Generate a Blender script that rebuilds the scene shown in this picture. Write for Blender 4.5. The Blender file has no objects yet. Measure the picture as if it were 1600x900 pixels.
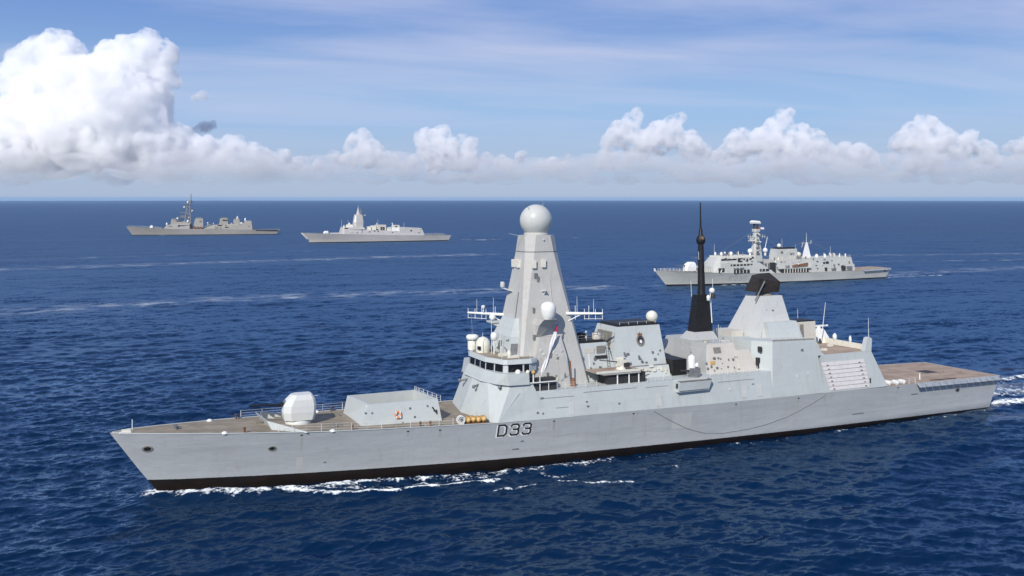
import bpy, bmesh, math, random
import numpy as np
from mathutils import Vector

R = math.radians
scene = bpy.context.scene
COL = scene.collection

# ------------------------------------------------------------------ camera
CAM_H = 38.87
cam_d = bpy.data.cameras.new("camera")
cam_d.lens = 32.625
cam_d.sensor_width = 36.0
cam_d.shift_y = -0.0880
cam_d.clip_start = 0.5
cam_d.clip_end = 120000
cam = bpy.data.objects.new("camera", cam_d)
cam.location = (0, 0, CAM_H)
cam.rotation_euler = (R(90), 0, 0)
COL.objects.link(cam)
scene.camera = cam

# ------------------------------------------------------------------ light
SUN_DIR = Vector((-0.40, -0.917, 0)).normalized()   # horizontal direction towards the sun
SUN_EL = R(36)
world = bpy.data.worlds.new("World")
scene.world = world
world.use_nodes = True
wn, wl = world.node_tree.nodes, world.node_tree.links
wn.clear()
w_out = wn.new("ShaderNodeOutputWorld")
w_bg = wn.new("ShaderNodeBackground")
w_bg.inputs["Strength"].default_value = 0.105
sky = wn.new("ShaderNodeTexSky")
sky.sky_type = 'NISHITA'
sky.sun_disc = False
sky.sun_elevation = SUN_EL
sky.sun_rotation = math.atan2(SUN_DIR.x, SUN_DIR.y)
sky.altitude = 0
sky.air_density = 1.0
sky.dust_density = 0.6
sky.ozone_density = 2.5


def wnode(t, **kw):
    n = wn.new(t)
    for k, v in kw.items():
        setattr(n, k, v)
    return n


def wmath(op, a, b=None, clamp=False):
    n = wnode("ShaderNodeMath", operation=op)
    n.use_clamp = clamp
    for i, x in enumerate((a, b)):
        if x is None:
            continue
        if isinstance(x, (int, float)):
            n.inputs[i].default_value = x
        else:
            wl.new(x, n.inputs[i])
    return n.outputs[0]


# high thin cloud: a layer far above, projected on a plane overhead
tc = wnode("ShaderNodeTexCoord")
sep = wnode("ShaderNodeSeparateXYZ")
wl.new(tc.outputs["Generated"], sep.inputs[0])
den = wmath('ADD', wmath('MAXIMUM', sep.outputs[2], 0.0), 0.10)
px = wmath('DIVIDE', sep.outputs[0], den)
py = wmath('DIVIDE', sep.outputs[1], den)
comb = wnode("ShaderNodeCombineXYZ")
wl.new(wmath('ADD', wmath('MULTIPLY', px, 0.42), wmath('MULTIPLY', py, 0.16)), comb.inputs[0])
wl.new(wmath('SUBTRACT', wmath('MULTIPLY', py, 1.30), wmath('MULTIPLY', px, 0.30)), comb.inputs[1])
cir = wnode("ShaderNodeTexNoise")
cir.inputs["Scale"].default_value = 1.15
cir.inputs["Detail"].default_value = 6
cir.inputs["Roughness"].default_value = 0.52
cir.inputs["Distortion"].default_value = 0.5
wl.new(comb.outputs[0], cir.inputs["Vector"])
cr = wnode("ShaderNodeValToRGB")
cr.color_ramp.elements[0].position = 0.37
cr.color_ramp.elements[0].color = (0, 0, 0, 1)
cr.color_ramp.elements[1].position = 0.68
cr.color_ramp.elements[1].color = (1, 1, 1, 1)
wl.new(cir.outputs["Fac"], cr.inputs[0])
fade = wnode("ShaderNodeMapRange")
fade.inputs["From Min"].default_value = 0.02
fade.inputs["From Max"].default_value = 0.14
wl.new(sep.outputs[2], fade.inputs["Value"])
cfac = wmath('MULTIPLY', wmath('MULTIPLY', cr.outputs[0], fade.outputs[0]), 0.74)
mixc = wnode("ShaderNodeMix", data_type='RGBA')
wl.new(cfac, mixc.inputs[0])
# the clear air thickens to a pale blue haze towards the horizon, deep blue overhead
hz = wnode("ShaderNodeValToRGB")
hz.color_ramp.interpolation = 'EASE'
els = hz.color_ramp.elements
els[0].position, els[0].color = 0.0, (3.9, 4.9, 6.9, 1)
els[1].position, els[1].color = 1.0, (0.45, 1.15, 3.7, 1)
for p_, c_ in ((0.035, (3.5, 4.7, 6.9, 1)), (0.09, (3.0, 4.7, 7.6, 1)), (0.20, (1.65, 3.0, 6.5, 1)), (0.42, (0.85, 2.1, 5.5, 1))):
    e_ = els.new(p_)
    e_.color = c_
wl.new(wmath('MAXIMUM', sep.outputs[2], 0.0), hz.inputs[0])
hmix = wnode("ShaderNodeMix", data_type='RGBA')
hmix.inputs[0].default_value = 0.85
wl.new(sky.outputs[0], hmix.inputs[6])
wl.new(hz.outputs[0], hmix.inputs[7])
wl.new(hmix.outputs[2], mixc.inputs[6])
mixc.inputs[7].default_value = (5.4, 5.9, 7.9, 1)
wl.new(mixc.outputs[2], w_bg.inputs["Color"])
wl.new(w_bg.outputs[0], w_out.inputs[0])

sun_d = bpy.data.lights.new("sun", 'SUN')
sun_d.energy = 4.4
sun_d.angle = R(0.5)
sun_d.color = (1.0, 0.945, 0.86)
sun = bpy.data.objects.new("sun", sun_d)
to_sun = Vector((SUN_DIR.x * math.cos(SUN_EL), SUN_DIR.y * math.cos(SUN_EL), math.sin(SUN_EL)))
sun.rotation_euler = to_sun.to_track_quat('Z', 'Y').to_euler()
sun.location = (0, 0, 300)
COL.objects.link(sun)

scene.view_settings.view_transform = 'Standard'
scene.view_settings.look = 'None'
scene.view_settings.exposure = 0.0
scene.view_settings.gamma = 1.0
scene.render.engine = 'CYCLES'
scene.cycles.max_bounces = 48
scene.cycles.diffuse_bounces = 3
scene.cycles.glossy_bounces = 3
scene.cycles.transmission_bounces = 4
scene.cycles.volume_bounces = 40
scene.cycles.transparent_max_bounces = 32
scene.cycles.use_denoising = True

# ------------------------------------------------------------------ helpers


class MB:
    """collects shapes in ship coordinates (s aft of the stem, t to port, z up)"""

    def __init__(self):
        self.v, self.f, self.sm = [], [], []

    def add(self, verts, faces, smooth=False):
        o = len(self.v)
        self.v += [tuple(map(float, p)) for p in verts]
        self.f += [tuple(i + o for i in f) for f in faces]
        self.sm += [smooth] * len(faces)
        return self

    def rings(self, rings, cap=(True, True), smooth=False, closed=True):
        n = len(rings[0])
        vs = [p for r in rings for p in r]
        fs = []
        for k in range(len(rings) - 1):
            for i in range(n if closed else n - 1):
                j = (i + 1) % n
                fs.append((k * n + i, k * n + j, (k + 1) * n + j, (k + 1) * n + i))
        self.add(vs, fs, smooth)
        if cap[0]:
            self.add(rings[0], [tuple(reversed(range(n)))])
        if cap[1]:
            self.add(rings[-1], [tuple(range(n))])
        return self

    def box(self, s0, s1, t0, t1, z0, z1):
        r = lambda z: [(s0, t0, z), (s1, t0, z), (s1, t1, z), (s0, t1, z)]
        return self.rings([r(z0), r(z1)])

    def frust(self, b, zb, t, zt):
        """b, t = (s0, s1, t0, t1)"""
        r = lambda q, z: [(q[0], q[2], z), (q[1], q[2], z), (q[1], q[3], z), (q[0], q[3], z)]
        return self.rings([r(b, zb), r(t, zt)])

    def tube(self, p0, p1, r0, r1=None, n=8):
        p0, p1 = Vector(p0), Vector(p1)
        r1 = r0 if r1 is None else r1
        d = (p1 - p0).normalized()
        u = d.orthogonal().normalized()
        w = d.cross(u)
        ring = lambda p, r: [p + (u * math.cos(2 * math.pi * k / n) + w * math.sin(2 * math.pi * k / n)) * r for k in range(n)]
        return self.rings([ring(p0, r0), ring(p1, r1)], smooth=n > 6)

    def path(self, pts, r, n=6):
        for a, b in zip(pts[:-1], pts[1:]):
            self.tube(a, b, r, n=n)
        return self

    def lathe(self, c, prof, n=20, axis='z'):
        rs = []
        for r, h in prof:
            ring = []
            for k in range(n):
                a = 2 * math.pi * k / n
                x, y = r * math.cos(a), r * math.sin(a)
                ring.append((c[0] + x, c[1] + y, c[2] + h) if axis == 'z' else
                            (c[0] + h, c[1] + x, c[2] + y) if axis == 's' else (c[0] + x, c[1] + h, c[2] + y))
            rs.append(ring)
        return self.rings(rs, smooth=True)

    def ball(self, c, r, n=24, m=14, sq=1.0):
        prof = [(max(1e-3, r * math.sin(math.pi * k / m)), -r * sq * math.cos(math.pi * k / m)) for k in range(m + 1)]
        return self.lathe(c, prof, n)

    def quad(self, *p):
        return self.add(p, [tuple(range(len(p)))])

    def slab(self, pts, d):
        """a polygon given a thickness by the vector d"""
        q = [tuple(Vector(p) + Vector(d)) for p in pts]
        return self.rings([pts, q])

    def build(self, name, mat, parent=None, label=None, bevel=0.0):
        me = bpy.data.meshes.new(name)
        me.from_pydata([(s, -t, z) for s, t, z in self.v], [], self.f)
        bm = bmesh.new()
        bm.from_mesh(me)
        bmesh.ops.remove_doubles(bm, verts=bm.verts, dist=1e-4) if bevel else None
        bmesh.ops.recalc_face_normals(bm, faces=bm.faces)
        bm.to_mesh(me)
        bm.free()
        if not bevel:
            me.polygons.foreach_set("use_smooth", self.sm)
        for m in (mat if isinstance(mat, (list, tuple)) else [mat]):
            me.materials.append(m)
        o = bpy.data.objects.new(name, me)
        COL.objects.link(o)
        if parent is not None:
            o.parent = parent
        if label:
            o["label"] = label
        if bevel:
            b = o.modifiers.new("edge", 'BEVEL')
            b.width = bevel
            b.segments = 1
            b.limit_method = 'ANGLE'
        return o


def sym(half, z):
    """closed ring from the port half (front to aft), mirrored to starboard"""
    zz = z if isinstance(z, (list, tuple)) else [z] * len(half)
    pts = [(s, t, k) for (s, t), k in zip(half, zz)]
    return pts + [(s, -t, k) for s, t, k in reversed(pts) if abs(t) > 1e-6]


def thing(name, label, cat, loc=(0, 0, 0), rot=(0, 0, 0), group=None):
    o = bpy.data.objects.new(name, None)
    o.empty_display_size = 2
    COL.objects.link(o)
    o.location = loc
    o.rotation_euler = rot
    o["label"], o["category"] = label, cat
    if group:
        o["group"] = group
    return o


def tag(o, label, cat, group=None):
    o["label"], o["category"] = label, cat
    if group:
        o["group"] = group
    return o


# ------------------------------------------------------------------ materials


class NT:
    def __init__(self, name):
        self.m = bpy.data.materials.new(name)
        self.m.use_nodes = True
        self.n, self.l = self.m.node_tree.nodes, self.m.node_tree.links
        self.b = self.n["Principled BSDF"]
        self.out = self.n["Material Output"]

    def node(self, t, inp=None, **kw):
        n = self.n.new(t)
        for k, v in kw.items():
            setattr(n, k, v)
        for k, v in (inp or {}).items():
            self.set(n.inputs[k], v)
        return n

    def set(self, sock, v):
        if isinstance(v, bpy.types.NodeSocket):
            self.l.new(v, sock)
        else:
            sock.default_value = v

    def math(self, op, a, b=0.0, clamp=False):
        n = self.node("ShaderNodeMath", operation=op)
        n.use_clamp = clamp
        self.set(n.inputs[0], a)
        self.set(n.inputs[1], b)
        return n.outputs[0]

    def noise(self, vec, scale, detail=4, rough=0.55):
        n = self.node("ShaderNodeTexNoise", {"Scale": scale, "Detail": detail, "Roughness": rough})
        self.l.new(vec, n.inputs["Vector"])
        return n

    def ramp(self, fac, lo, hi):
        n = self.node("ShaderNodeMapRange", {"From Min": lo, "From Max": hi}, clamp=True)
        self.l.new(fac, n.inputs["Value"])
        return n.outputs[0]

    def mix(self, fac, a, b, blend='MIX'):
        n = self.node("ShaderNodeMix", data_type='RGBA', blend_type=blend)
        self.set(n.inputs[0], fac)
        self.set(n.inputs[6], a)
        self.set(n.inputs[7], b)
        return n.outputs[2]

    def coords(self, scale=(1, 1, 1)):
        tcn = self.node("ShaderNodeTexCoord")
        mp = self.node("ShaderNodeMapping", {"Scale": scale})
        self.l.new(tcn.outputs["Object"], mp.inputs["Vector"])
        return mp.outputs[0]


def rgba(c):
    return (c[0], c[1], c[2], 1)


def paint(name, col, stain=(0.30, 0.27, 0.22), amount=0.35, rust=0.25, rough=0.55, plates=True, streak=True):
    """weathered ship paint: blotches, run-down streaks, a little rust, plate seams"""
    t = NT(name)
    p = t.coords()
    big = t.noise(p, 0.16, 5, 0.6).outputs["Fac"]
    fine = t.noise(p, 1.6, 4, 0.65).outputs["Fac"]
    c = t.mix(t.math('MULTIPLY', t.ramp(big, 0.38, 0.72), amount), rgba(col), rgba([a * 0.80 + b * 0.12 for a, b in zip(col, stain)]))
    c = t.mix(t.math('MULTIPLY', t.ramp(fine, 0.50, 0.80), amount * 0.7), c, rgba([a * 1.12 for a in col]))
    if streak:
        st = t.noise(t.coords((1.1, 1.1, 0.10)), 1.5, 3, 0.6).outputs["Fac"]
        c = t.mix(t.math('MULTIPLY', t.ramp(st, 0.56, 0.76), amount * 0.9), c, rgba([a * 0.45 + b * 0.55 for a, b in zip(col, stain)]))
        if rust > 0:
            rs = t.noise(t.coords((0.75, 0.75, 0.12)), 1.9, 4, 0.7).outputs["Fac"]
            gate = t.ramp(t.noise(p, 0.22, 2, 0.5).outputs["Fac"], 0.47, 0.62)
            c = t.mix(t.math('MULTIPLY', t.math('MULTIPLY', t.ramp(rs, 0.60, 0.74), gate), rust), c, (0.21, 0.10, 0.045, 1))
    if plates:      # welded plating: faint lines where panels meet
        tcn = t.node("ShaderNodeTexCoord")
        for rx in (-90,):
            br = t.node("ShaderNodeTexBrick", {"Scale": 0.42, "Mortar Size": 0.012, "Color1": (1, 1, 1, 1), "Color2": (0.92, 0.92, 0.925, 1), "Mortar": (0.86, 0.86, 0.85, 1), "Brick Width": 1.1, "Row Height": 0.9})
            mp = t.node("ShaderNodeMapping", {"Rotation": (R(rx), 0, 0), "Location": (0.3, 0.37 + rx, 0.2)})
            t.l.new(tcn.outputs["Object"], mp.inputs["Vector"])
            t.l.new(mp.outputs[0], br.inputs["Vector"])
            if rx == -90:
                c = t.mix(0.6, c, br.outputs[0], 'MULTIPLY')
    t.set(t.b.inputs["Base Color"], c)
    t.b.inputs["Roughness"].default_value = rough
    t.b.inputs["Specular IOR Level"].default_value = 0.25
    bump = t.node("ShaderNodeBump", {"Strength": 0.45, "Distance": 0.06})
    h = t.noise(t.coords((0.35, 0.35, 1.0)), 1.1, 3, 0.5).outputs["Fac"]
    t.l.new(h, bump.inputs["Height"])
    t.l.new(bump.outputs[0], t.b.inputs["Normal"])
    return t.m


def plain(name, col, rough=0.5, var=0.2, scale=1.5, metal=0.0):
    t = NT(name)
    p = t.coords()
    n = t.noise(p, scale, 4, 0.6).outputs["Fac"]
    c = t.mix(t.ramp(n, 0.3, 0.7), rgba([a * (1 - var) for a in col]), rgba([min(1, a * (1 + var)) for a in col]))
    t.set(t.b.inputs["Base Color"], c)
    t.b.inputs["Roughness"].default_value = rough
    t.b.inputs["Metallic"].default_value = metal
    t.b.inputs["Specular IOR Level"].default_value = 0.3
    return t.m


def deck_paint(name, col, worn):
    t = NT(name)
    p = t.coords()
    n1 = t.noise(p, 0.35, 6, 0.62).outputs["Fac"]
    n2 = t.noise(t.coords((0.3, 1.6, 1)), 0.8, 4, 0.6).outputs["Fac"]
    c = t.mix(t.ramp(n1, 0.36, 0.66), rgba(col), rgba(worn))
    c = t.mix(t.math('MULTIPLY', t.ramp(n2, 0.5, 0.75), 0.35), c, rgba([a * 0.6 for a in col]))
    t.set(t.b.inputs["Base Color"], c)
    t.b.inputs["Roughness"].default_value = 0.85
    t.b.inputs["Specular IOR Level"].default_value = 0.15
    return t.m


def hull_paint(name, col, boot, z0, slope, rust=0.3):
    """grey topsides over a dark boot topping whose upper edge trims down aft"""
    t = NT(name)
    p = t.coords()
    tcn = t.node("ShaderNodeTexCoord")
    sp = t.node("ShaderNodeSeparateXYZ")
    t.l.new(tcn.outputs["Object"], sp.inputs[0])
    big = t.noise(t.coords((1, 1, 1.6)), 0.11, 5, 0.6).outputs["Fac"]
    plate = t.noise(t.coords((0.05, 0.05, 1.0)), 1.5, 3, 0.6).outputs["Fac"]
    st = t.noise(t.coords((0.9, 0.9, 0.07)), 1.3, 4, 0.62).outputs["Fac"]
    c = t.mix(t.math('MULTIPLY', t.ramp(big, 0.40, 0.68), 0.45), rgba(col), rgba([a * 0.80 for a in col]))
    c = t.mix(t.math('MULTIPLY', t.ramp(plate, 0.45, 0.75), 0.40), c, rgba([a * 0.72 for a in col]))
    fine = t.noise(p, 0.9, 5, 0.7).outputs["Fac"]
    c = t.mix(t.math('MULTIPLY', t.ramp(fine, 0.52, 0.78), 0.30), c, rgba([a * 1.16 for a in col]))
    patchy = t.node("ShaderNodeTexBrick", {"Scale": 0.16, "Mortar Size": 0.006, "Color1": (1, 1, 1, 1), "Color2": (0.955, 0.955, 0.96, 1), "Mortar": (0.91, 0.91, 0.91, 1), "Brick Width": 1.7, "Row Height": 0.33})
    rot = t.node("ShaderNodeMapping", {"Rotation": (R(-90), 0, 0), "Scale": (1, 1, 1)})
    t.l.new(tcn.outputs["Object"], rot.inputs["Vector"])
    t.l.new(rot.outputs[0], patchy.inputs["Vector"])
    c = t.mix(0.75, c, patchy.outputs[0], 'MULTIPLY')
    c = t.mix(t.math('MULTIPLY', t.ramp(st, 0.56, 0.75), 0.30), c, rgba([a * 0.62 + 0.02 for a in col]))
    rs = t.noise(t.coords((0.8, 0.8, 0.10)), 1.6, 4, 0.7).outputs["Fac"]
    gate = t.ramp(t.noise(p, 0.13, 2, 0.5).outputs["Fac"], 0.50, 0.64)
    c = t.mix(t.math('MULTIPLY', t.math('MULTIPLY', t.ramp(rs, 0.58, 0.74), gate), rust), c, (0.24, 0.13, 0.06, 1))
    edge = t.math('ADD', t.math('ADD', sp.outputs[2], t.math('MULTIPLY', sp.outputs[0], slope)),
                  t.math('MULTIPLY', t.math('SUBTRACT', t.noise(p, 2.2, 3).outputs["Fac"], 0.5), 0.10))
    salt = t.math('MULTIPLY', t.ramp(edge, z0 + 0.75, z0 + 0.05), t.ramp(st, 0.35, 0.65))
    c = t.mix(t.math('MULTIPLY', salt, 0.35), c, rgba([min(1, a * 1.18) for a in col]))
    bt = t.mix(t.ramp(t.noise(t.coords((0.4, 0.4, 1)), 0.9, 4, 0.65).outputs["Fac"], 0.42, 0.72), rgba(boot), rgba([boot[0] * 2.2, boot[1] * 1.6, boot[2] * 1.3]))
    c = t.mix(t.ramp(edge, z0 + 0.03, z0 - 0.03), c, bt)
    t.set(t.b.inputs["Base Color"], c)
    t.b.inputs["Roughness"].default_value = 0.5
    t.b.inputs["Specular IOR Level"].default_value = 0.25
    bump = t.node("ShaderNodeBump", {"Strength": 0.6, "Distance": 0.10})
    t.l.new(t.noise(t.coords((0.35, 0.35, 0.9)), 1.0, 3, 0.5).outputs["Fac"], bump.inputs["Height"])
    t.l.new(bump.outputs[0], t.b.inputs["Normal"])
    return t.m


GREY = (0.475, 0.51, 0.50)
M = dict(
    hull=hull_paint("hull_paint", (0.405, 0.418, 0.42), (0.010, 0.007, 0.005), 1.95, 0.0128),
    side=paint("superstructure_paint", GREY, amount=0.48, rust=0.40),
    mast=paint("mast_paint", (0.465, 0.462, 0.44), stain=(0.31, 0.25, 0.15), amount=0.9, rust=0.55, plates=False),
    tower=paint("tower_paint", (0.52, 0.53, 0.51), amount=0.55, rust=0.4),
    white=plain("white_paint", (0.72, 0.725, 0.69), 0.45, 0.06),
    cream=plain("cream_paint", (0.66, 0.64, 0.55), 0.5, 0.10),
    beige=paint("beige_paint", (0.55, 0.52, 0.46), amount=0.5, rust=0.35),
    dome=plain("radome_paint", (0.50, 0.51, 0.48), 0.4, 0.05),
    deck=deck_paint("foredeck_paint", (0.215, 0.183, 0.137), (0.33, 0.285, 0.22)),
    fdeck=deck_paint("flight_deck_paint", (0.29, 0.215, 0.16), (0.42, 0.33, 0.255)),
    black=plain("black_paint", (0.013, 0.012, 0.011), 0.5, 0.4),
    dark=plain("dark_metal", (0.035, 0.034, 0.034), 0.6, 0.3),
    glass=plain("window_glass", (0.010, 0.010, 0.011), 0.12, 0.2),
    shade=plain("grey_fitting", (0.16, 0.165, 0.17), 0.6, 0.25),
    grille=plain("louvre_metal", (0.20, 0.19, 0.165), 0.6, 0.3, 5),
    brown=plain("antenna_back", (0.028, 0.022, 0.018), 0.65, 0.35),
    rust=plain("rusty_metal", (0.20, 0.095, 0.045), 0.8, 0.4, 3),
    red=plain("red_paint", (0.55, 0.07, 0.03), 0.5, 0.15),
    orange=plain("orange_foam", (0.72, 0.20, 0.05), 0.6, 0.15),
    turret=paint("turret_paint", (0.60, 0.61, 0.585), amount=0.4, rust=0.15, plates=False),
    stack=paint("funnel_paint", (0.43, 0.44, 0.43), amount=0.6, rust=0.3),
    yellow=plain("yellow_rubber", (0.55, 0.36, 0.13), 0.6, 0.25, 3),
    stain=paint("stained_paint", (0.365, 0.36, 0.34), amount=0.9, rust=0.8, plates=False),
    patch=paint("touched_up_paint", (0.43, 0.435, 0.425), amount=0.5, rust=0.2, plates=False),
    rope=plain("rope_fibre", (0.27, 0.275, 0.28), 0.8, 0.2),
    net=plain("net_frame", (0.27, 0.30, 0.33), 0.6, 0.25),
)

# ------------------------------------------------------------------ the ships' places on the sea
SHIP_XY, SHIP_PSI = (-46.377, 122.044), 0.40779
FRIG_XY, FRIG_PSI = (68.26, 409.0), 0.40406
PALE_XY, PALE_PSI = (-174.72, 801.71), 0.39039
FAR_XY, FAR_PSI = (-395.36, 966.72), 0.21377


def on_sea(xy, psi, s, t):
    """ship coordinates at the waterline -> the sea's x, y"""
    return (xy[0] + s * math.cos(psi) + t * math.sin(psi), xy[1] + s * math.sin(psi) - t * math.cos(psi))


# ------------------------------------------------------------------ sea
EARTH = 1.0e7        # radius that allows for refraction


def sea_grid():
    ys = np.concatenate([np.arange(760, 60, -0.85), np.arange(60, 12, -0.6), np.geomspace(12, 1.9, 50)])
    r = 1450 * CAM_H / ys
    r = np.concatenate([[4.0, 20.0, 45.0, 62.0], r])
    fine = np.arange(-37, 37.001, 0.055)
    coarse = np.concatenate([np.arange(38, 60, 2), np.arange(60, 301, 8), np.arange(302, 323, 2)])
    th = np.radians(np.concatenate([fine, coarse]))
    return r, th


def foam_lines():
    L = []   # (points in sea x,y, half width, strength, raggedness)
    P = lambda s, t: on_sea(SHIP_XY, SHIP_PSI, s, t)
    # along the destroyer's port waterline and off its bow
    L.append(([P(-1.0, 1.2), P(3, 2.9), P(9, 4.4), P(17, 6.2), P(26, 7.2)], 1.3, 0.86))
    L.append(([P(26, 7.2), P(38, 8.7), P(50, 9.9), P(62, 10.5)], 1.2, 0.72))
    L.append(([P(60, 10.4), P(80, 10.9), P(100, 10.6), P(120, 10.2), P(142, 9.4)], 0.55, 0.55))
    L.append(([P(-1.0, -1.2), P(3, -2.9), P(9, -4.4), P(17, -6.2), P(40, -9.5), P(80, -11.0)], 1.1, 0.85))
    L.append(([(-29.5, 122.8), (-24.3, 121.3), (-20.2, 121.6), (-15.2, 122.6), (-10.3, 124.8), (-5.2, 126.0), (-2.0, 126.6)], 0.62, 1.0))
    L.append(([(-27.0, 123.4), (-18.0, 123.8), (-9.0, 127.4), (1.0, 131.0), (10.5, 134.2)], 1.0, 0.62))
    L.append(([(-2.2, 123.2), (0.5, 123.7), (3.4, 126.0)], 0.45, 0.82))
    L.append(([(6.5, 127.6), (11.4, 126.8), (16.6, 127.5)], 0.42, 0.80))
    L.append(([(4.0, 130.0), (14, 131.5), (24, 134.2)], 0.8, 0.50))
    # the destroyer's stern wake
    L.append(([P(144.5, 6.0), P(156, 8.0), P(175, 9.5), P(230, 12)], 2.2, 1.0))
    L.append(([P(144.5, -2.0), P(160, -1.0), P(200, 0), P(300, 3)], 6.0, 0.72))
    L.append(([P(144.5, -7.0), P(160, -9.0), P(200, -12)], 2.0, 0.8))
    # frigate: bow wave, broken water along the side, wake
    Q = lambda s, t: on_sea(FRIG_XY, FRIG_PSI, s, t)
    L.append(([Q(-0.5, .6), Q(6, 2.6), Q(16, 4.6), Q(30, 7.0)], 0.6, 0.55))
    L.append(([Q(22, 7.4), Q(34, 8.6), Q(46, 8.2)], 0.9, 1.0))
    L.append(([Q(121, 3), Q(140, 4), Q(160, 5)], 1.6, 0.95))
    L.append(([Q(121, -3), Q(150, -4), Q(210, -6)], 3.2, 0.60))
    Q2 = lambda s, t: on_sea(PALE_XY, PALE_PSI, s, t)
    L.append(([Q2(-0.5, .6), Q2(10, 3.8), Q2(30, 7.5)], 0.9, 0.6))
    L.append(([Q2(124, 2), Q2(145, 2), Q2(180, 3)], 2.4, 1.0))
    L.append(([Q2(124, -2), Q2(160, -3), Q2(260, -5)], 3.4, 0.75))
    Q3 = lambda s, t: on_sea(FAR_XY, FAR_PSI, s, t)
    L.append(([Q3(10, 4.0), Q3(22, 6.6), Q3(40, 8.6)], 1.2, 0.8))
    L.append(([Q3(80, 9.4), Q3(95, 9.4)], 1.0, 0.8))
    L.append(([Q3(146, 2), Q3(170, 2), Q3(205, 3)], 3.0, 0.8))
    return L


def streak_lines():
    """old wakes lying on the water as long smoother pale bands"""
    S = []
    S.append(([(-520, 372), (-278, 503), (-181, 559), (-99, 601), (-20, 640)], 9.0, 0.85))
    S.append(([(-330, 225), (-172, 312), (-115, 355), (-60, 374), (-16, 388), (40, 404)], 8.0, 0.80))
    S.append(([(-190, 318), (-151, 338), (-114, 359), (-70, 382)], 3.0, 0.60))
    S.append(([(120, 600), (161, 614), (358, 650), (600, 700)], 6.0, 0.50))
    S.append(([(-10, 388), (20, 396), (70, 415)], 3.0, 0.40))
    S.append(([(150, 560), (300, 580), (500, 640)], 6.0, 0.35))
    S.append(([(-420, 520), (-300, 590), (-150, 680)], 5.0, 0.35))
    S.append(([on_sea(FRIG_XY, FRIG_PSI, 130, -8), on_sea(FRIG_XY, FRIG_PSI, 200, -14), on_sea(FRIG_XY, FRIG_PSI, 420, -30)], 7.0, 0.55))
    S.append(([on_sea(SHIP_XY, SHIP_PSI, 146, 0), on_sea(SHIP_XY, SHIP_PSI, 200, 0), on_sea(SHIP_XY, SHIP_PSI, 330, 0)], 13.0, 0.55))
    return S


def line_mask(X, Y, lines, grow=0.0):
    out = np.zeros(X.shape, np.float32)
    for pts, w, k in lines:
        pts = np.array(pts, float)
        pad = w * 3
        sel = np.where((X > pts[:, 0].min() - pad) & (X < pts[:, 0].max() + pad) & (Y > pts[:, 1].min() - pad) & (Y < pts[:, 1].max() + pad))[0]
        if not len(sel):
            continue
        x, y = X[sel], Y[sel]
        d = np.full(len(sel), 1e9)
        for (ax, ay), (bx, by) in zip(pts[:-1], pts[1:]):
            ux, uy = bx - ax, by - ay
            h = np.clip(((x - ax) * ux + (y - ay) * uy) / (ux * ux + uy * uy), 0, 1)
            d = np.minimum(d, np.hypot(x - ax - h * ux, y - ay - h * uy))
        m = k * np.clip(1.25 - d / w * 0.75, 0, 1)
        out[sel] = np.maximum(out[sel], m)
    return out


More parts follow.
